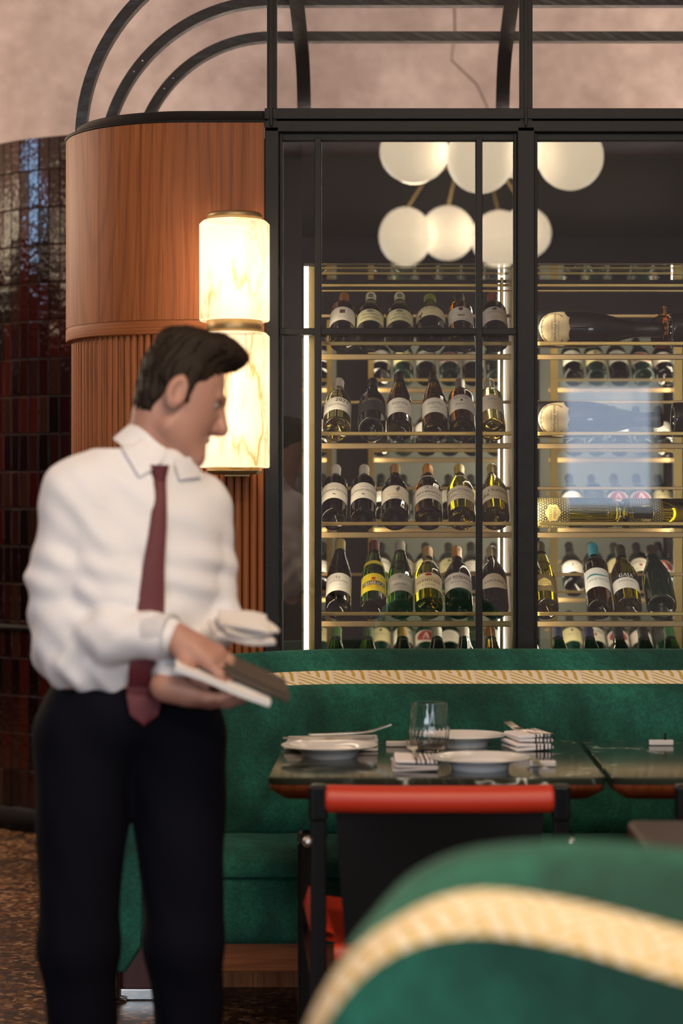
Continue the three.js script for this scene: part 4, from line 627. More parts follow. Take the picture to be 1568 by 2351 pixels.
// ---------- red and black sling chairs ----------
function slingChair(label, x, z) {
  const t = thing('sling_chair', label, 'chair', [x, 0, z]); const K = mats.lacquer;
  for (const s of [-1, 1]) {
    part('rear_post', merge([bx(s * 0.2475 - 0.0165, s * 0.2475 + 0.0165, 0, 0.70, 0.016, -0.016, 0.006), bx(s * 0.2475 - 0.019, s * 0.2475 + 0.019, 0.69, 0.764, 0.022, -0.022, 0.008)]), K, t, 'black lacquered post');
    part('front_post', merge([bx(s * 0.290 - 0.016, s * 0.290 + 0.016, 0, 0.59, -0.36, -0.392, 0.006), new THREE.SphereGeometry(0.018, 14, 10).translate(s * 0.29, 0.598, -0.376)]), K, t, 'black lacquered post');
    part('arm_strap', loft([0, 0.25, 0.5, 0.75, 1].map((f) => { const yy = 0.655 - 0.05 * f - 0.018 * Math.sin(f * Math.PI), xx = s * (0.2475 + 0.0425 * f), zz = -0.01 - 0.36 * f; return [V(xx - 0.018, yy, zz), V(xx - 0.018, yy + 0.005, zz), V(xx + 0.018, yy + 0.005, zz), V(xx + 0.018, yy, zz), V(xx - 0.018, yy, zz)]; })), mats.blackLeather, t, 'black leather arm strap');
    part('bolt', new THREE.SphereGeometry(0.011, 12, 8).translate(s * 0.268, 0.648, 0.012), mats.chrome, t);
    part('side_rail', bar([V(s * 0.25, 0.36, -0.01), V(s * 0.285, 0.40, -0.37)], V(1, 0, 0), 0.022, 0.022), K, t);
    part('seat_side', loft([0, 0.5, 1].map((f) => { const zz = -0.03 - 0.34 * f, xx = s * (0.245 + 0.038 * f); return [V(xx, 0.375 + 0.04 * f, zz), V(xx + s * 0.012, 0.42 + 0.04 * f, zz), V(xx, 0.462 + 0.035 * f, zz), V(xx - s * 0.03, 0.452 + 0.035 * f, zz)]; })), mats.redLeather, t, 'red leather seat edge');
  }
  // red roll across the top, bowed a little
  const roll = []; for (let i = 0; i <= 24; i++) { const f = i / 24; roll.push(V(-0.229 + 0.458 * f, 0.731 + 0.004 * Math.pow(2 * f - 1, 2), 0.004 - 0.012 * Math.sin(f * Math.PI))); }
  const g = new THREE.TubeGeometry(new THREE.CatmullRomCurve3(roll), 40, 0.0285, 20); const caps = [roll[0], roll[24]].map((p) => new THREE.SphereGeometry(0.0283, 16, 12).scale(0.25, 1, 1).translate(p.x, p.y, p.z));
  part('top_roll', merge([g, ...caps]), mats.redLeather, t, 'red leather roll');
  part('back_sling', loft([0, 0.15, 0.35, 0.55, 0.75, 1].map((f) => { const yy = 0.712 - 0.27 * f, w = 0.213 - 0.02 * f, r = []; for (let i = 0; i <= 12; i++) { const u = i / 6 - 1; r.push(V(u * w, yy, 0.006 - 0.035 * (1 - u * u) * Math.sin(Math.min(1, f * 1.4) * Math.PI / 2))); } return r; })), mats.blackLeather, t, 'black leather back sling');
  part('seat', loft([0, 0.25, 0.5, 0.75, 1].map((f) => { const r = []; for (let i = 0; i <= 12; i++) { const u = i / 6 - 1; r.push(V(u * (0.235 + 0.04 * f), 0.44 + 0.035 * f - 0.025 * (1 - u * u), -0.03 - 0.35 * f)); } return r; })), mats.redLeather, t, 'red leather seat');
  part('stretcher', merge([bx(-0.24, 0.24, 0.355, 0.377, 0.01, -0.012, 0.004), bx(-0.28, 0.28, 0.385, 0.407, -0.365, -0.387, 0.004), bx(-0.24, 0.24, 0.16, 0.18, 0.01, -0.01, 0.004)]), K, t);
  part('lower_roll', new THREE.CylinderGeometry(0.02, 0.02, 0.43, 16).rotateZ(Math.PI / 2).translate(0, 0.415, -0.02), mats.redLeather, t, 'red leather roll');
}
slingChair('black sling chair with red leather top roll at the laid marble table', 0.0925, -4.45);
slingChair('black sling chair with red leather top roll at the bare marble table', 0.84, -4.45);

// ---------- near tub banquette, lower right ----------
{
  const t = thing('tub_banquette', 'rounded green velvet tub seat with cream patterned band behind the sling chair', 'banquette', [0, 0, 0]);
  // three edge lines over the back, from the left arm round to the right: [x, y, z]
  const curve = (pts) => new THREE.CatmullRomCurve3(pts.map((p) => V(...p))).getPoints(60);
  const e1 = curve([[-0.135, 0.60, -2.20], [-0.112, 0.70, -2.14], [-0.083, 0.790, -2.105], [-0.060, 0.838, -2.09], [-0.023, 0.882, -2.08], [0.020, 0.906, -2.08], [0.078, 0.914, -2.09], [0.163, 0.906, -2.07], [0.25, 0.884, -2.05], [0.36, 0.85, -2.06], [0.46, 0.80, -2.12], [0.53, 0.74, -2.22]]);
  const e2 = curve([[-0.140, 0.66, -2.27], [-0.105, 0.76, -2.22], [-0.066, 0.850, -2.18], [-0.030, 0.895, -2.16], [0.000, 0.918, -2.15], [0.043, 0.940, -2.145], [0.085, 0.948, -2.145], [0.150, 0.942, -2.14], [0.215, 0.930, -2.13], [0.32, 0.90, -2.13], [0.43, 0.85, -2.17], [0.52, 0.78, -2.27]]);
  const e3 = curve([[-0.13, 0.70, -2.38], [-0.075, 0.80, -2.34], [-0.016, 0.905, -2.29], [0.021, 0.945, -2.27], [0.066, 0.968, -2.26], [0.105, 0.976, -2.255], [0.152, 0.980, -2.25], [0.20, 0.9805, -2.25], [0.30, 0.972, -2.24], [0.38, 0.945, -2.25], [0.46, 0.89, -2.29], [0.54, 0.80, -2.38]]);
  const shift = (e, f) => e.map((p, i) => f(p.clone(), i / 60));
  const rows1 = [0, 0.06, 0.14, 0.3, 0.5, 0.75, 1].map((f) => shift(e1, (p, u) => { const y = p.y; p.y = y * (1 - f) + 0.13 * f; const bulge = 0.035 * Math.sin(Math.min(1, f * 1.6) * Math.PI * 0.5); p.z += bulge; p.x += (u - 0.45) * 0.16 * Math.min(1, f * 1.1) + (f === 0 ? 0 : 0); return p; }));
  part('outer_shell', loft(rows1), mats.velvet, t);
  const mid12 = e1.map((p, i) => p.clone().lerp(e2[i], 0.5).add(V(0, 0.006, 0.006)));
  part('patterned_band', loft([e2, mid12, e1]), mats.lattice, t, 'cream and gold woven lattice band');
  const mid23 = e2.map((p, i) => p.clone().lerp(e3[i], 0.55).add(V(0, 0.006, 0.004)));
  const inn = shift(e3, (p) => { p.y -= 0.02; p.z -= 0.035; return p; }), inn2 = shift(e3, (p) => { p.y = 0.46; p.z -= 0.045; return p; });
  part('back_roll', loft([inn2, inn, shift(e3, (p) => { p.y -= 0.004; p.z -= 0.015; return p; }), e3, mid23, e2]), mats.velvet, t);
  part('seat_cushion', bx(-0.12, 0.50, 0.28, 0.47, -2.36, -2.85, 0.05), mats.velvet, t);
  part('plinth', bx(-0.13, 0.52, 0.0, 0.15, -2.12, -2.80, 0.01), mats.walnut, t);
}

// ---------- the waiter ----------
// surface nets over a distance field
function fieldMesh(f, lo, hi, cell) {
  const nx = Math.ceil((hi[0] - lo[0]) / cell) + 1, ny = Math.ceil((hi[1] - lo[1]) / cell) + 1, nz = Math.ceil((hi[2] - lo[2]) / cell) + 1;
  const F = new Float32Array(nx * ny * nz), at = (i, j, k) => (k * ny + j) * nx + i;
  for (let k = 0; k < nz; k++) for (let j = 0; j < ny; j++) for (let i = 0; i < nx; i++) F[at(i, j, k)] = f(lo[0] + i * cell, lo[1] + j * cell, lo[2] + k * cell);
  const id = new Int32Array(nx * ny * nz).fill(-1), pos = [], idx = [];
  for (let k = 0; k < nz - 1; k++) for (let j = 0; j < ny - 1; j++) for (let i = 0; i < nx - 1; i++) {
    let sx = 0, sy = 0, sz = 0, n = 0;
    const c = [0, 1, 2, 3, 4, 5, 6, 7].map((q) => F[at(i + (q & 1), j + ((q >> 1) & 1), k + (q >> 2))]);
    let neg = 0; for (const v of c) if (v < 0) neg++; if (neg === 0 || neg === 8) continue;
    for (const [a, b] of [[0, 1], [2, 3], [4, 5], [6, 7], [0, 2], [1, 3], [4, 6], [5, 7], [0, 4], [1, 5], [2, 6], [3, 7]]) if ((c[a] < 0) !== (c[b] < 0)) { const t = c[a] / (c[a] - c[b]); sx += (a & 1) + ((b & 1) - (a & 1)) * t; sy += ((a >> 1) & 1) + (((b >> 1) & 1) - ((a >> 1) & 1)) * t; sz += (a >> 2) + ((b >> 2) - (a >> 2)) * t; n++; }
    id[at(i, j, k)] = pos.length / 3; pos.push(lo[0] + (i + sx / n) * cell, lo[1] + (j + sy / n) * cell, lo[2] + (k + sz / n) * cell);
  }
  for (let k = 1; k < nz - 1; k++) for (let j = 1; j < ny - 1; j++) for (let i = 1; i < nx - 1; i++) {
    const a = F[at(i, j, k)] < 0;
    const quad = (p, q, r, s, flip) => { if (p < 0 || q < 0 || r < 0 || s < 0) return; flip ? idx.push(p, r, q, p, s, r) : idx.push(p, q, r, p, r, s); };
    if (a !== F[at(i + 1, j, k)] < 0) quad(id[at(i, j - 1, k - 1)], id[at(i, j, k - 1)], id[at(i, j, k)], id[at(i, j - 1, k)], !a);
    if (a !== F[at(i, j + 1, k)] < 0) quad(id[at(i - 1, j, k - 1)], id[at(i - 1, j, k)], id[at(i, j, k)], id[at(i, j, k - 1)], !a);
    if (a !== F[at(i, j, k + 1)] < 0) quad(id[at(i - 1, j - 1, k)], id[at(i, j - 1, k)], id[at(i, j, k)], id[at(i - 1, j, k)], !a);
  }
  const g = new THREE.BufferGeometry(); g.setAttribute('position', new THREE.Float32BufferAttribute(pos, 3)); g.setIndex(idx);
  const nn = new Float32Array(pos.length), e = cell * 0.6;
  for (let i = 0; i < pos.length; i += 3) { const x = pos[i], y = pos[i + 1], z = pos[i + 2]; const n = V(f(x + e, y, z) - f(x - e, y, z), f(x, y + e, z) - f(x, y - e, z), f(x, y, z + e) - f(x, y, z - e)).normalize(); nn[i] = n.x; nn[i + 1] = n.y; nn[i + 2] = n.z; }
  g.setAttribute('normal', new THREE.BufferAttribute(nn, 3));
  const uv = new Float32Array(pos.length / 3 * 2); for (let i = 0; i < pos.length / 3; i++) { uv[i * 2] = pos[i * 3] + pos[i * 3 + 2] * 0.5; uv[i * 2 + 1] = pos[i * 3 + 1]; } g.setAttribute('uv', new THREE.BufferAttribute(uv, 2));
  return g;
}
const smin = (a, b, k) => { const h = Math.max(0, k - Math.abs(a - b)) / k; return Math.min(a, b) - h * h * k * 0.25; };
const cap = (a, b, ra, rb) => { const [ax, ay, az] = a, dx = b[0] - ax, dy = b[1] - ay, dz = b[2] - az, l2 = dx * dx + dy * dy + dz * dz || 1e-9; return (x, y, z) => { const px = x - ax, py = y - ay, pz = z - az, t = Math.max(0, Math.min(1, (px * dx + py * dy + pz * dz) / l2)); return Math.hypot(px - dx * t, py - dy * t, pz - dz * t) - (ra + (rb - ra) * t); }; };
const ell = (c, r, yaw = 0) => { const cs = Math.cos(yaw), sn = Math.sin(yaw); return (x, y, z) => { let px = x - c[0], py = y - c[1], pz = z - c[2]; const qx = (px * cs - pz * sn) / r[0], qz = (px * sn + pz * cs) / r[2]; py /= r[1]; const k = Math.hypot(qx, py, qz); return (k - 1) * Math.min(r[0], r[1], r[2]) * (k < 1 ? 1 : 0.9); }; };
const union = (list, k) => (x, y, z) => { let d = 9; for (const f of list) d = smin(d, f(x, y, z), k); return d; };
const shiftY = (l, d) => l;
const PX = -0.505, PZ = -4.15;
const person = thing('person', 'waiter in white shirt, dark red tie and dark trousers carrying folded papers', 'person', [PX, 0, PZ]);
// joints (person's own axes: x right in view, z towards the street side)
const J = { hipR: [-0.085, 0.90, 0.02], hipL: [0.085, 0.90, -0.03], kneeR: [-0.090, 0.50, 0.045], kneeL: [0.105, 0.50, 0.0], ankR: [-0.075, 0.09, 0.0], ankL: [0.120, 0.09, -0.06], pel: [0, 0.95, 0], waist: [-0.005, 1.05, 0.0], chest: [0.01, 1.24, 0.0], neckB: [0.040, 1.405, -0.025], neckT: [0.078, 1.50, -0.02], shR: [-0.094, 1.352, 0.065], shL: [0.128, 1.330, -0.085], elR: [-0.118, 1.098, 0.060], wrR: [0.100, 1.092, 0.165], elL: [0.150, 1.105, -0.040], wrL: [0.085, 1.000, 0.150] };
// head frame: centre, forward, up, side
const hc = V(0.084, 1.548, -0.02), hf = V(0.90, -0.36, -0.24).normalize(), hs = V(0.30, 0.03, 0.95).cross(hf).normalize(); const hu = hs.clone(); const hside = hf.clone().cross(hu).normalize();
const H = (x, y, z) => { const p = [x - hc.x, y - hc.y, z - hc.z]; return [p[0] * hside.x + p[1] * hside.y + p[2] * hside.z, p[0] * hu.x + p[1] * hu.y + p[2] * hu.z, p[0] * hf.x + p[1] * hf.y + p[2] * hf.z]; };   // to head axes (side, up, forward)
const hw = (s, u, f) => [hc.x + hside.x * s + hu.x * u + hf.x * f, hc.y + hside.y * s + hu.y * u + hf.y * f, hc.z + hside.z * s + hu.z * u + hf.z * f];
const inHead = (f) => (x, y, z) => { const [a, b, c] = H(x, y, z); return f(a, b, c); };
const cran = ell([0, 0.035, 0.006], [0.070, 0.084, 0.077]), face = ell([0, -0.03, 0.038], [0.058, 0.082, 0.055]), jaw = union([cap([-0.042, -0.07, 0.005], [-0.014, -0.104, 0.074], 0.018, 0.016), cap([0.042, -0.07, 0.005], [0.014, -0.104, 0.074], 0.018, 0.016), cap([-0.010, -0.103, 0.080], [0.010, -0.103, 0.080], 0.016, 0.016)], 0.02);
const featPos = [cap([0, 0.012, 0.090], [0, -0.030, 0.110], 0.008, 0.0125), cap([0, -0.033, 0.108], [0, -0.036, 0.100], 0.012, 0.012), cap([-0.011, -0.037, 0.094], [0.011, -0.037, 0.094], 0.0085, 0.0085), cap([-0.036, 0.020, 0.074], [-0.008, 0.018, 0.090], 0.008, 0.009), cap([0.036, 0.020, 0.074], [0.008, 0.018, 0.090], 0.008, 0.009), cap([-0.018, -0.066, 0.084], [0.018, -0.066, 0.084], 0.006, 0.006), cap([0, -0.064, 0.090], [0, -0.066, 0.090], 0.0065, 0.0065), cap([-0.016, -0.077, 0.083], [0.016, -0.077, 0.083], 0.0068, 0.0068)];
const socket = [ell([-0.031, 0.002, 0.092], [0.017, 0.011, 0.016]), ell([0.031, 0.002, 0.092], [0.017, 0.011, 0.016]), cap([-0.02, -0.0715, 0.094], [0.02, -0.0715, 0.094], 0.0022, 0.0022)];
const ears = [-1, 1].map((s) => (a, b, c) => { const e = ell([s * 0.073, -0.008, -0.006], [0.011, 0.033, 0.021])(a, b, c), h = ell([s * 0.084, -0.005, -0.004], [0.008, 0.022, 0.012])(a, b, c); return Math.max(e, -h); });
const headF = (a, b, c) => {
  let d = smin(smin(cran(a, b, c), face(a, b, c), 0.03), jaw(a, b, c), 0.03);
  for (const f of featPos) d = smin(d, f(a, b, c), 0.010);
  for (const f of socket) { const s = f(a, b, c); d = -smin(-d, s, 0.008); }
  for (const f of ears) d = smin(d, f(a, b, c), 0.006);
  return d;
};
const skull = hw(0, -0.045, -0.018);
const neckF = union([cap(J.neckB, skull, 0.053, 0.047)], 0.02);
const headWorld = (x, y, z) => { const [a, b, c] = H(x, y, z); return smin(headF(a, b, c), neckF(x, y, z), 0.014); };
// hands: right hand lies over the papers, left hand holds them from below
function hand(w, dir, up, thumbSide, curl) {
  const D = V(...dir).normalize(), N = V(...up); N.addScaledVector(D, -N.dot(D)).normalize(); const S = D.clone().cross(N).normalize(); const W = V(...w);
  const at = (d, s, n) => W.clone().addScaledVector(D, d).addScaledVector(S, s).addScaledVector(N, n).toArray();
  const parts = [cap(at(0.0, 0, 0), at(0.04, 0, 0), 0.024, 0.026)], palm = [];
  [-0.027, -0.009, 0.009, 0.026].forEach((s, i) => palm.push(cap(at(0.02, s * 0.55, 0), at(0.088 - Math.abs(s) * 0.15, s, 0.003), 0.014, 0.0115)));
  const fingers = [];
  [[-0.028, 0.064, 1], [-0.0095, 0.078, 1], [0.0095, 0.082, 1], [0.0275, 0.074, 1]].forEach(([s, len, k], i) => {
    const q = thumbSide < 0 ? 3 - i : i, l = [0.062, 0.074, 0.080, 0.072][i], b = 0.086 - Math.abs(s) * 0.15; let d = b, n = 0.003, a = 0; const pts = [[d, n]];
    for (const [f, c] of [[0.45, 0.35], [0.32, 0.75], [0.23, 0.55]]) { a += c * curl; d += Math.cos(a) * l * f; n -= Math.sin(a) * l * f; pts.push([d, n]); }
    const sp = s * 1.12; for (let j = 0; j < 3; j++) fingers.push([i, cap(at(pts[j][0], sp + (j ? 0 : s - sp), pts[j][1]), at(pts[j + 1][0], sp, pts[j + 1][1]), 0.0098 - j * 0.0009, 0.0091 - j * 0.0009)]);
  });
  const ts = thumbSide, thumb = [cap(at(0.022, ts * 0.020, -0.004), at(0.050, ts * 0.044, -0.014), 0.0145, 0.0115), cap(at(0.050, ts * 0.044, -0.014), at(0.080, ts * 0.046, -0.026), 0.0112, 0.0095), cap(at(0.080, ts * 0.046, -0.026), at(0.100, ts * 0.040, -0.032), 0.0095, 0.008)];
  const core = union([...parts, ...palm], 0.02), th = union(thumb, 0.008);
  const f = (x, y, z) => { let d = smin(core(x, y, z), th(x, y, z), 0.012); const per = [9, 9, 9, 9]; for (const [i, g] of fingers) per[i] = smin(per[i], g(x, y, z), 0.004); const p0 = Math.min(...per); return smin(d, p0, 0.006); };
  return [f, at(0.09, 0, 0)];
}
const [handR, hrC] = hand(J.wrR, [0.80, -0.42, 0.10], [0.35, 0.85, 0.42], 1, 0.75);
const [handL, hlC] = hand(J.wrL, [0.86, -0.22, 0.10], [0.05, -0.95, 0.25], 1, 0.5);
const armR = union([cap(J.shR, J.elR, 0.046, 0.038), cap(J.elR, J.wrR, 0.038, 0.026)], 0.02), armL = union([cap(J.shL, J.elL, 0.046, 0.038), cap(J.elL, J.wrL, 0.038, 0.026)], 0.02);
const trunk = union([ell([0, 0.94, 0], [0.145, 0.11, 0.10]), ell([-0.005, 1.07, 0], [0.135, 0.13, 0.095], 0.4), ell([0.012, 1.25, -0.008], [0.160, 0.17, 0.110], 0.45), cap(J.shR, J.shL, 0.045, 0.045), cap([0.02, 1.34, -0.01], J.neckB, 0.07, 0.055)], 0.06);
const legs = union([cap(J.hipR, J.kneeR, 0.078, 0.052), cap(J.kneeR, J.ankR, 0.052, 0.036), cap(J.hipL, J.kneeL, 0.078, 0.052), cap(J.kneeL, J.ankL, 0.052, 0.036), cap(J.ankR, [J.ankR[0] - 0.01, 0.04, 0.13], 0.035, 0.03), cap(J.ankL, [J.ankL[0] + 0.02, 0.04, 0.06], 0.035, 0.03)], 0.04);
const bodyF = (x, y, z) => smin(smin(smin(trunk(x, y, z), legs(x, y, z), 0.04), armR(x, y, z), 0.03), armL(x, y, z), 0.03);
const skin = MP({ color: lin(0.44, 0.225, 0.165), roughness: 0.5, sheen: 0.15, sheenColor: lin(0.6, 0.25, 0.2) });
{
  const bodyG = fieldMesh(bodyF, [-0.30, 0.0, -0.24], [0.30, 1.47, 0.26], 0.014);
  const headG = fieldMesh(headWorld, [hc.x - 0.16, 1.38, hc.z - 0.14], [hc.x + 0.15, 1.70, hc.z + 0.14], 0.0036);
  const hR = fieldMesh((x, y, z) => smin(handR(x, y, z), armR(x, y, z), 0.015), [hrC[0] - 0.12, hrC[1] - 0.11, hrC[2] - 0.11], [hrC[0] + 0.12, hrC[1] + 0.11, hrC[2] + 0.10], 0.0035);
  const hL = fieldMesh((x, y, z) => smin(handL(x, y, z), armL(x, y, z), 0.015), [hlC[0] - 0.12, hlC[1] - 0.10, hlC[2] - 0.10], [hlC[0] + 0.12, hlC[1] + 0.10, hlC[2] + 0.10], 0.0035);
  part('body', mergeGeometries([bodyG, headG, hR, hL]), skin, person, 'skin of face, neck and hands');
  for (const s of [-1, 1]) { const e = part('eye', new THREE.SphereGeometry(0.0115, 20, 14), M({ color: lin(0.42, 0.38, 0.35), roughness: 0.2 }), person); e.position.set(...hw(s * 0.031, 0.002, 0.0715)); const i = part('iris', new THREE.SphereGeometry(0.006, 16, 10), M({ color: lin(0.03, 0.02, 0.015), roughness: 0.15 }), e); i.position.copy(V(...hw(s * 0.031, 0.000, 0.0778)).sub(e.position)); }
  const brow = (s) => fieldMesh((x, y, z) => { const [a, b, c] = H(x, y, z); return cap([s * 0.044, 0.020, 0.072], [s * 0.014, 0.024, 0.092], 0.004, 0.0055)(a, b, c); }, [hc.x - 0.05, hc.y - 0.08, hc.z - 0.09], [hc.x + 0.13, hc.y + 0.08, hc.z + 0.09], 0.003);
  const hairM = MP({ color: lin(0.016, 0.009, 0.005), roughness: 0.6, specularIntensity: 0.35 });
  for (const s of [-1, 1]) part('eyebrow', brow(s), hairM, person);
  // hair: short at the sides, swept forward quiff on top
  const scalp = ell([0, 0.035, 0.003], [0.0735, 0.088, 0.0815]), top = union([ell([0, 0.096, 0.008], [0.060, 0.032, 0.070]), ell([0.0, 0.108, 0.050], [0.050, 0.021, 0.040]), cap([-0.02, 0.108, 0.055], [-0.015, 0.108, 0.090], 0.020, 0.008), cap([0.02, 0.110, 0.055], [0.02, 0.111, 0.087], 0.020, 0.009)], 0.03);
  const hairF = inHead((a, b, c) => {
    const line = 0.010 + (c > 0.02 ? (c - 0.02) * 1.15 : c < -0.015 ? (c + 0.015) * 1.9 : 0) ;   // hairline height along the head
    let d = Math.max(scalp(a, b, c), line - b); d = smin(d, Math.max(ell([0, -0.022, -0.040], [0.052, 0.050, 0.030])(a, b, c), c + 0.022), 0.014); d = smin(d, top(a, b, c), 0.018);
    const burn = Math.max(ell([Math.sign(a) * 0.070, 0.0, 0.012], [0.008, 0.030, 0.010])(a, b, c), -0.018 - b); d = smin(d, burn, 0.006);
    return d + 0.0016 * Math.sin(a * 420 + b * 60) * Math.sin(c * 90 + a * 40) + 0.0012 * Math.sin(a * 900 + c * 70);
  });
  part('hair', fieldMesh(hairF, [hc.x - 0.17, hc.y - 0.10, hc.z - 0.13], [hc.x + 0.20, hc.y + 0.20, hc.z + 0.14], 0.0034), hairM, person, 'short dark brown hair swept up in front');
}
// shirt: bloused at the waist, sleeves to the wrists, with soft folds
const sleeveR = union([cap([J.shR[0] - 0.004, J.shR[1] - 0.005, J.shR[2]], [-0.120, 1.20, 0.067], 0.056, 0.057), cap([-0.120, 1.20, 0.067], J.elR, 0.057, 0.054), cap(J.elR, [-0.02, 1.090, 0.117], 0.056, 0.049), cap([-0.02, 1.090, 0.117], [0.086, 1.094, 0.160], 0.052, 0.037)], 0.03);
const sleeveL = union([cap(J.shL, J.elL, 0.062, 0.056), cap(J.elL, [0.095, 1.012, 0.132], 0.052, 0.036)], 0.03);
const shirtTrunk = union([ell([-0.012, 1.055, 0.005], [0.165, 0.10, 0.128], 0.25), ell([0.002, 1.14, 0.0], [0.160, 0.13, 0.122], 0.35), ell([0.012, 1.26, -0.006], [0.172, 0.16, 0.122], 0.45), cap(J.shR, J.shL, 0.056, 0.056), cap([0.015, 1.35, -0.01], [0.042, 1.405, -0.022], 0.085, 0.062), cap([-0.060, 1.376, 0.03], [0.028, 1.424, -0.015], 0.050, 0.050)], 0.06);
const folds = (x, y, z) => 0.004 * (Math.sin(x * 26 + y * 74 + 3 * Math.sin(x * 17 + z * 9)) * 0.5 + 0.5) * Math.sin(y * 19 + x * 31 + 1.3) + 0.003 * Math.sin(x * 42 + y * 58 + 2 * Math.sin(y * 21)) * Math.sin(y * 30 - x * 18) + 0.003 * Math.sin((x - y) * 70 + z * 30) * Math.exp(-Math.pow((y - 1.08) / 0.09, 2)) + 0.003 * Math.sin(x * 95 + z * 60) * Math.exp(-Math.pow((y - 1.0) / 0.05, 2));
const shirtF = (x, y, z) => {
  let tr = Math.max(shirtTrunk(x, y, z), 0.975 - y + 0.02 * x);
  let d = smin(smin(tr, sleeveR(x, y, z), 0.009), sleeveL(x, y, z), 0.012) + folds(x, y, z);
  const n = neckF(x, y, z) - 0.008; d = Math.max(d, y > 1.40 ? y - 1.440 : -1);
  return d;
};
const shirtM = MP({ color: lin(0.82, 0.80, 0.82), roughness: 0.85, bumpMap: clothBump, bumpScale: 0.0006, sheen: 0.1 });
part('shirt', fieldMesh(shirtF, [-0.26, 0.94, -0.20], [0.26, 1.47, 0.26], 0.0065), shirtM, person, 'white cotton shirt');
{ // cuffs and collar
  const cuff = (a, b, r) => { const A = V(...a), Bv = V(...b), d = Bv.clone().sub(A).normalize(); const g = lathe([[r - 0.006, 0], [r, 0.001], [r + 0.0005, 0.05], [r - 0.005, 0.052]], 36); g.applyQuaternion(new THREE.Quaternion().setFromUnitVectors(V(0, 1, 0), d)); g.translate(A.x, A.y, A.z); return g; };
  part('cuff', cuff([0.052, 1.0935, 0.1455], J.wrR, 0.041), shirtM, person); part('cuff', cuff([0.112, 1.034, 0.10], J.wrL, 0.039), shirtM, person);
  const ax = V(0.045, 0.085, 0.005).normalize(), c0 = V(0.040, 1.424, -0.022), e1 = V(1, 0, 0).addScaledVector(ax, -ax.x).normalize(), e2 = ax.clone().cross(e1);
  const ringC = (r, h, gap = 0) => { const q = []; for (let i = 0; i <= 40; i++) { const a = 1.12 + 0.12 + gap + (i / 40) * (2 * Math.PI - 0.24 - 2 * gap); const front = Math.pow(Math.max(0, Math.cos((i / 40 - 0.5) * 2 * Math.PI + Math.PI)), 3); q.push(c0.clone().addScaledVector(ax, h - front * (h > 0.02 ? 0.012 : 0)).addScaledVector(e1, r * Math.cos(a)).addScaledVector(e2, r * Math.sin(a) * -1)); } return q; };
  part('collar', merge([loft([ringC(0.064, -0.006), ringC(0.0575, 0.046)]), loft([ringC(0.0575, 0.046), ringC(0.064, 0.045), ringC(0.082, 0.000, 0.02)])]), shirtM, person, 'white shirt collar');
  const wing = (s) => { const at = (a, h, r0) => { let r = r0, p; do { p = c0.clone().addScaledVector(ax, h).addScaledVector(e1, r * Math.cos(a)).addScaledVector(e2, -r * Math.sin(a)); r += 0.002; } while (shirtF(p.x, p.y, p.z) < 0.006 && r < 0.16); return p; }; const top = [], mid = [], low = []; for (let i = 0; i <= 10; i++) { const f = i / 10, k = s > 0 ? 1 : 0.42, a = 1.12 + s * (0.14 + (s > 0 ? 1.25 : 0.8) * f); top.push(at(a, 0.030 + 0.014 * f, 0.060)); const drop = f < 0.2 ? f / 0.2 : Math.pow(1 - (f - 0.2) / 0.8, 1.4); mid.push(at(a, 0.018 - 0.020 * drop * k, 0.066)); low.push(at(a, 0.014 - 0.046 * drop * k, 0.070)); } return loft(s > 0 ? [top, mid, low] : [low, mid, top]); };
  for (const s of [-1, 1]) part('collar_wing', wing(s), shirtM, person);
}
{ // tie: follows the front of the shirt
  const front = (x, y) => { let z = 0.28; for (let k = 0; k < 60; k++) { const d = Math.min(shirtTrunk(x, y, z), trousersF(x, y, z)); if (d < 0.0006) break; z -= Math.max(0.0006, d * 0.8); } return z; };
  function trousersF(x, y, z) { return y < 0.99 ? Math.hypot(x * 0.7, z) - 0.12 : 9; }
  const line = [[0.066, 1.388, 0.014], [0.068, 1.366, 0.0125], [0.067, 1.30, 0.017], [0.060, 1.22, 0.022], [0.056, 1.15, 0.027], [0.050, 1.08, 0.030], [0.045, 1.02, 0.034], [0.043, 0.985, 0.036], [0.043, 0.945, 0.028], [0.043, 0.925, 0.001]];
  const pts = new THREE.CatmullRomCurve3(line.map(([x, y]) => V(x, y, 0))).getPoints(50), rows = [], rowsB = [];
  let zp = null;
  pts.forEach((p, i) => { const f = i / 50 * (line.length - 1), k = Math.min(line.length - 2, Math.floor(f)), w = line[k][2] + (line[k + 1][2] - line[k][2]) * (f - k); let z = front(p.x, p.y) + 0.011; if (zp !== null) z = Math.max(z, zp - 0.006) * 0.6 + zp * 0.4; zp = z; const cs = 0.90, sn = 0.42; rows.push([-1, -0.5, 0, 0.5, 1].map((u) => V(p.x + u * w * cs, p.y, z - (u * w * sn) * 0.5 - u * u * 0.004))); });
  const tieTex = tex(256, 256, (u, v) => { const s = (u + v) * 14 % 1; return s < 0.22 ? [124, 62, 70] : [80, 14, 25]; }, [0.06, 0.06]);
  const tieM = MP({ map: tieTex, roughness: 0.6, sheen: 0.1, sheenColor: lin(0.5, 0.1, 0.1) });
  const back = rows.map((r) => r.map((p) => p.clone().add(V(0, 0, -0.004))));
  part('tie', merge([loft(rows), loft(back), loft([rows.map((r) => r[0]), back.map((r) => r[0])]), loft([rows.map((r) => r[4]), back.map((r) => r[4])])]), tieM, person, 'dark red tie with fine diagonal stripes');
  const k = new THREE.CylinderGeometry(0.019, 0.0115, 0.032, 16, 4); k.scale(1, 1, 0.62); k.translate(0.066, 1.392, front(0.066, 1.388) + 0.008); part('tie_knot', k, tieM, person);
}
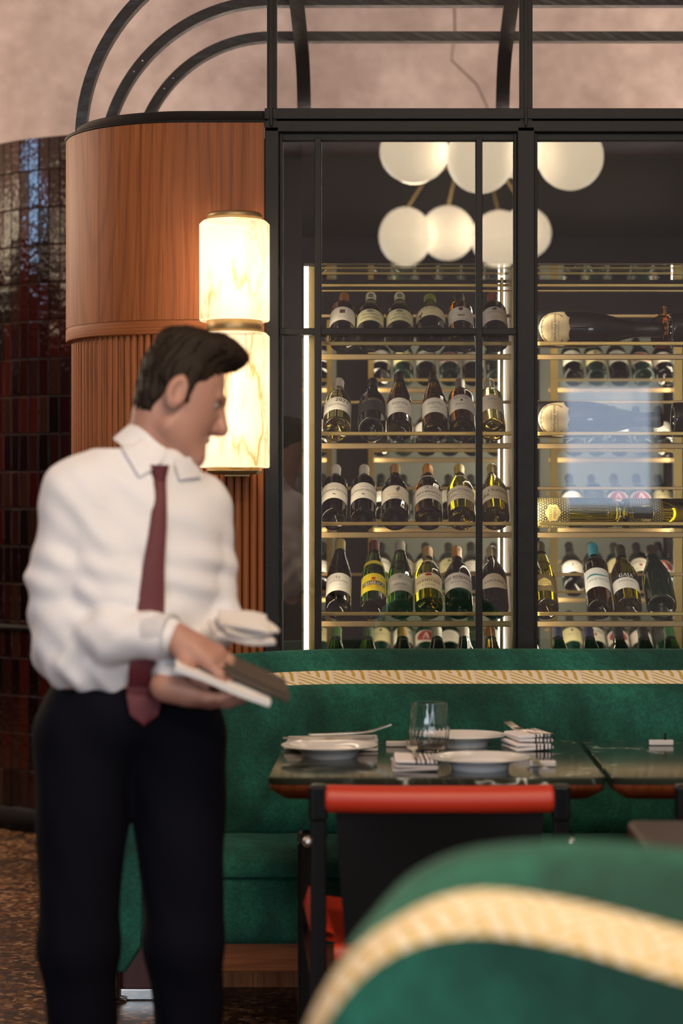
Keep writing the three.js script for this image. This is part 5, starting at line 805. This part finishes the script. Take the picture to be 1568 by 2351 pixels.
{ // trousers and shoes
  const tr = union([ell([-0.005, 0.945, 0.0], [0.160, 0.10, 0.118], 0.2), cap([J.hipR[0], 0.88, 0.02], J.kneeR, 0.094, 0.072), cap(J.kneeR, [J.ankR[0], 0.10, J.ankR[2]], 0.072, 0.058), cap([J.hipL[0] + 0.005, 0.88, -0.02], J.kneeL, 0.096, 0.072), cap(J.kneeL, [J.ankL[0], 0.10, J.ankL[2]], 0.072, 0.058)], 0.03);
  const trF = (x, y, z) => { let d = tr(x, y, z) + 0.002 * Math.sin(y * 34 + x * 40) * Math.sin(x * 30 + z * 25); d = Math.max(d, y - 1.005 + 0.01 * x, 0.05 - y); return Math.max(d, -(legs(x, y, z) - 0.004) * (y < 0.07 ? 1 : -9)); };
  part('trousers', fieldMesh((x, y, z) => Math.max(tr(x, y, z) + 0.002 * Math.sin(y * 34 + x * 40) * Math.sin(x * 30 + z * 25), y - 1.0, 0.055 - y), [-0.25, 0.03, -0.22], [0.26, 1.02, 0.22], 0.0095), MP({ color: lin(0.0045, 0.0045, 0.0085), roughness: 0.85, specularIntensity: 0.15 }), person, 'near black navy trousers');
  const shoe = (a, dx) => fieldMesh((x, y, z) => Math.max(union([cap([a[0], 0.05, a[2] - 0.03], [a[0] + dx * 0.5, 0.045, a[2] + 0.06], 0.046, 0.046), cap([a[0] + dx * 0.5, 0.045, a[2] + 0.06], [a[0] + dx, 0.035, a[2] + 0.17], 0.046, 0.036), cap([a[0], 0.05, a[2]], [a[0], 0.12, a[2]], 0.05, 0.046)], 0.03)(x, y, z), -y), [a[0] - 0.09, -0.008, a[2] - 0.10], [a[0] + 0.10, 0.19, a[2] + 0.24], 0.007);
  for (const [a, dx] of [[J.ankR, -0.01], [J.ankL, 0.02]]) part('shoe', shoe(a, dx), mats.blackLeather, person, 'black leather shoe');
}
// things in his hands
{
  const cloth = M({ color: lin(0.72, 0.66, 0.62), roughness: 0.9, bumpMap: clothBump, bumpScale: 0.0006 });
  const wavy = (w, d, h, amp, ph) => { const g = new RoundedBoxGeometry(w, h, d, 3, h / 2.2), p = g.attributes.position; const q = new THREE.BoxGeometry(w, h, d, 24, 2, 12), pp = q.attributes.position; for (let i = 0; i < pp.count; i++) { const x = pp.getX(i), z = pp.getZ(i); pp.setY(i, pp.getY(i) + amp * Math.sin(x * 50 + ph) * Math.cos(z * 38 + ph)); } q.computeVertexNormals(); return boxUV(q); };
  const put = (m, x, y, z, rx, ry, rz) => { m.position.set(PX + x, y, PZ + z); m.rotation.set(rx, ry, rz); return m; };
  put(single('folded_paper', wavy(0.185, 0.11, 0.010, 0.002, 0), M({ color: lin(0.80, 0.77, 0.75), roughness: 0.85 }), 'folded white papers held between the waiter’s hands', 'paper'), 0.190, 1.017, 0.168, 0.22, 0.1, -0.42);
  put(single('bill_folder', merge([bx(-0.07, 0.07, -0.006, 0.006, -0.045, 0.045, 0.004), bx(-0.066, 0.066, 0.007, 0.010, -0.041, 0.041, 0.001)]), M({ color: lin(0.07, 0.05, 0.035), roughness: 0.55 }), 'dark brown bill folder in the waiter’s hands', 'folder'), 0.246, 1.016, 0.142, 0.30, 0.15, -0.50);
  put(single('folded_napkin', merge([wavy(0.115, 0.07, 0.007, 0.006, 1), wavy(0.105, 0.062, 0.006, 0.007, 2).rotateY(0.2).translate(0.006, 0.013, 0), wavy(0.09, 0.06, 0.005, 0.006, 0.4).rotateY(-0.15).translate(-0.004, 0.024, 0)]), cloth, 'crumpled pale napkin held behind the bill folder', 'napkin'), 0.222, 1.098, 0.105, 0.5, 0.25, -0.28);
}

renderer.render(scene, camera);
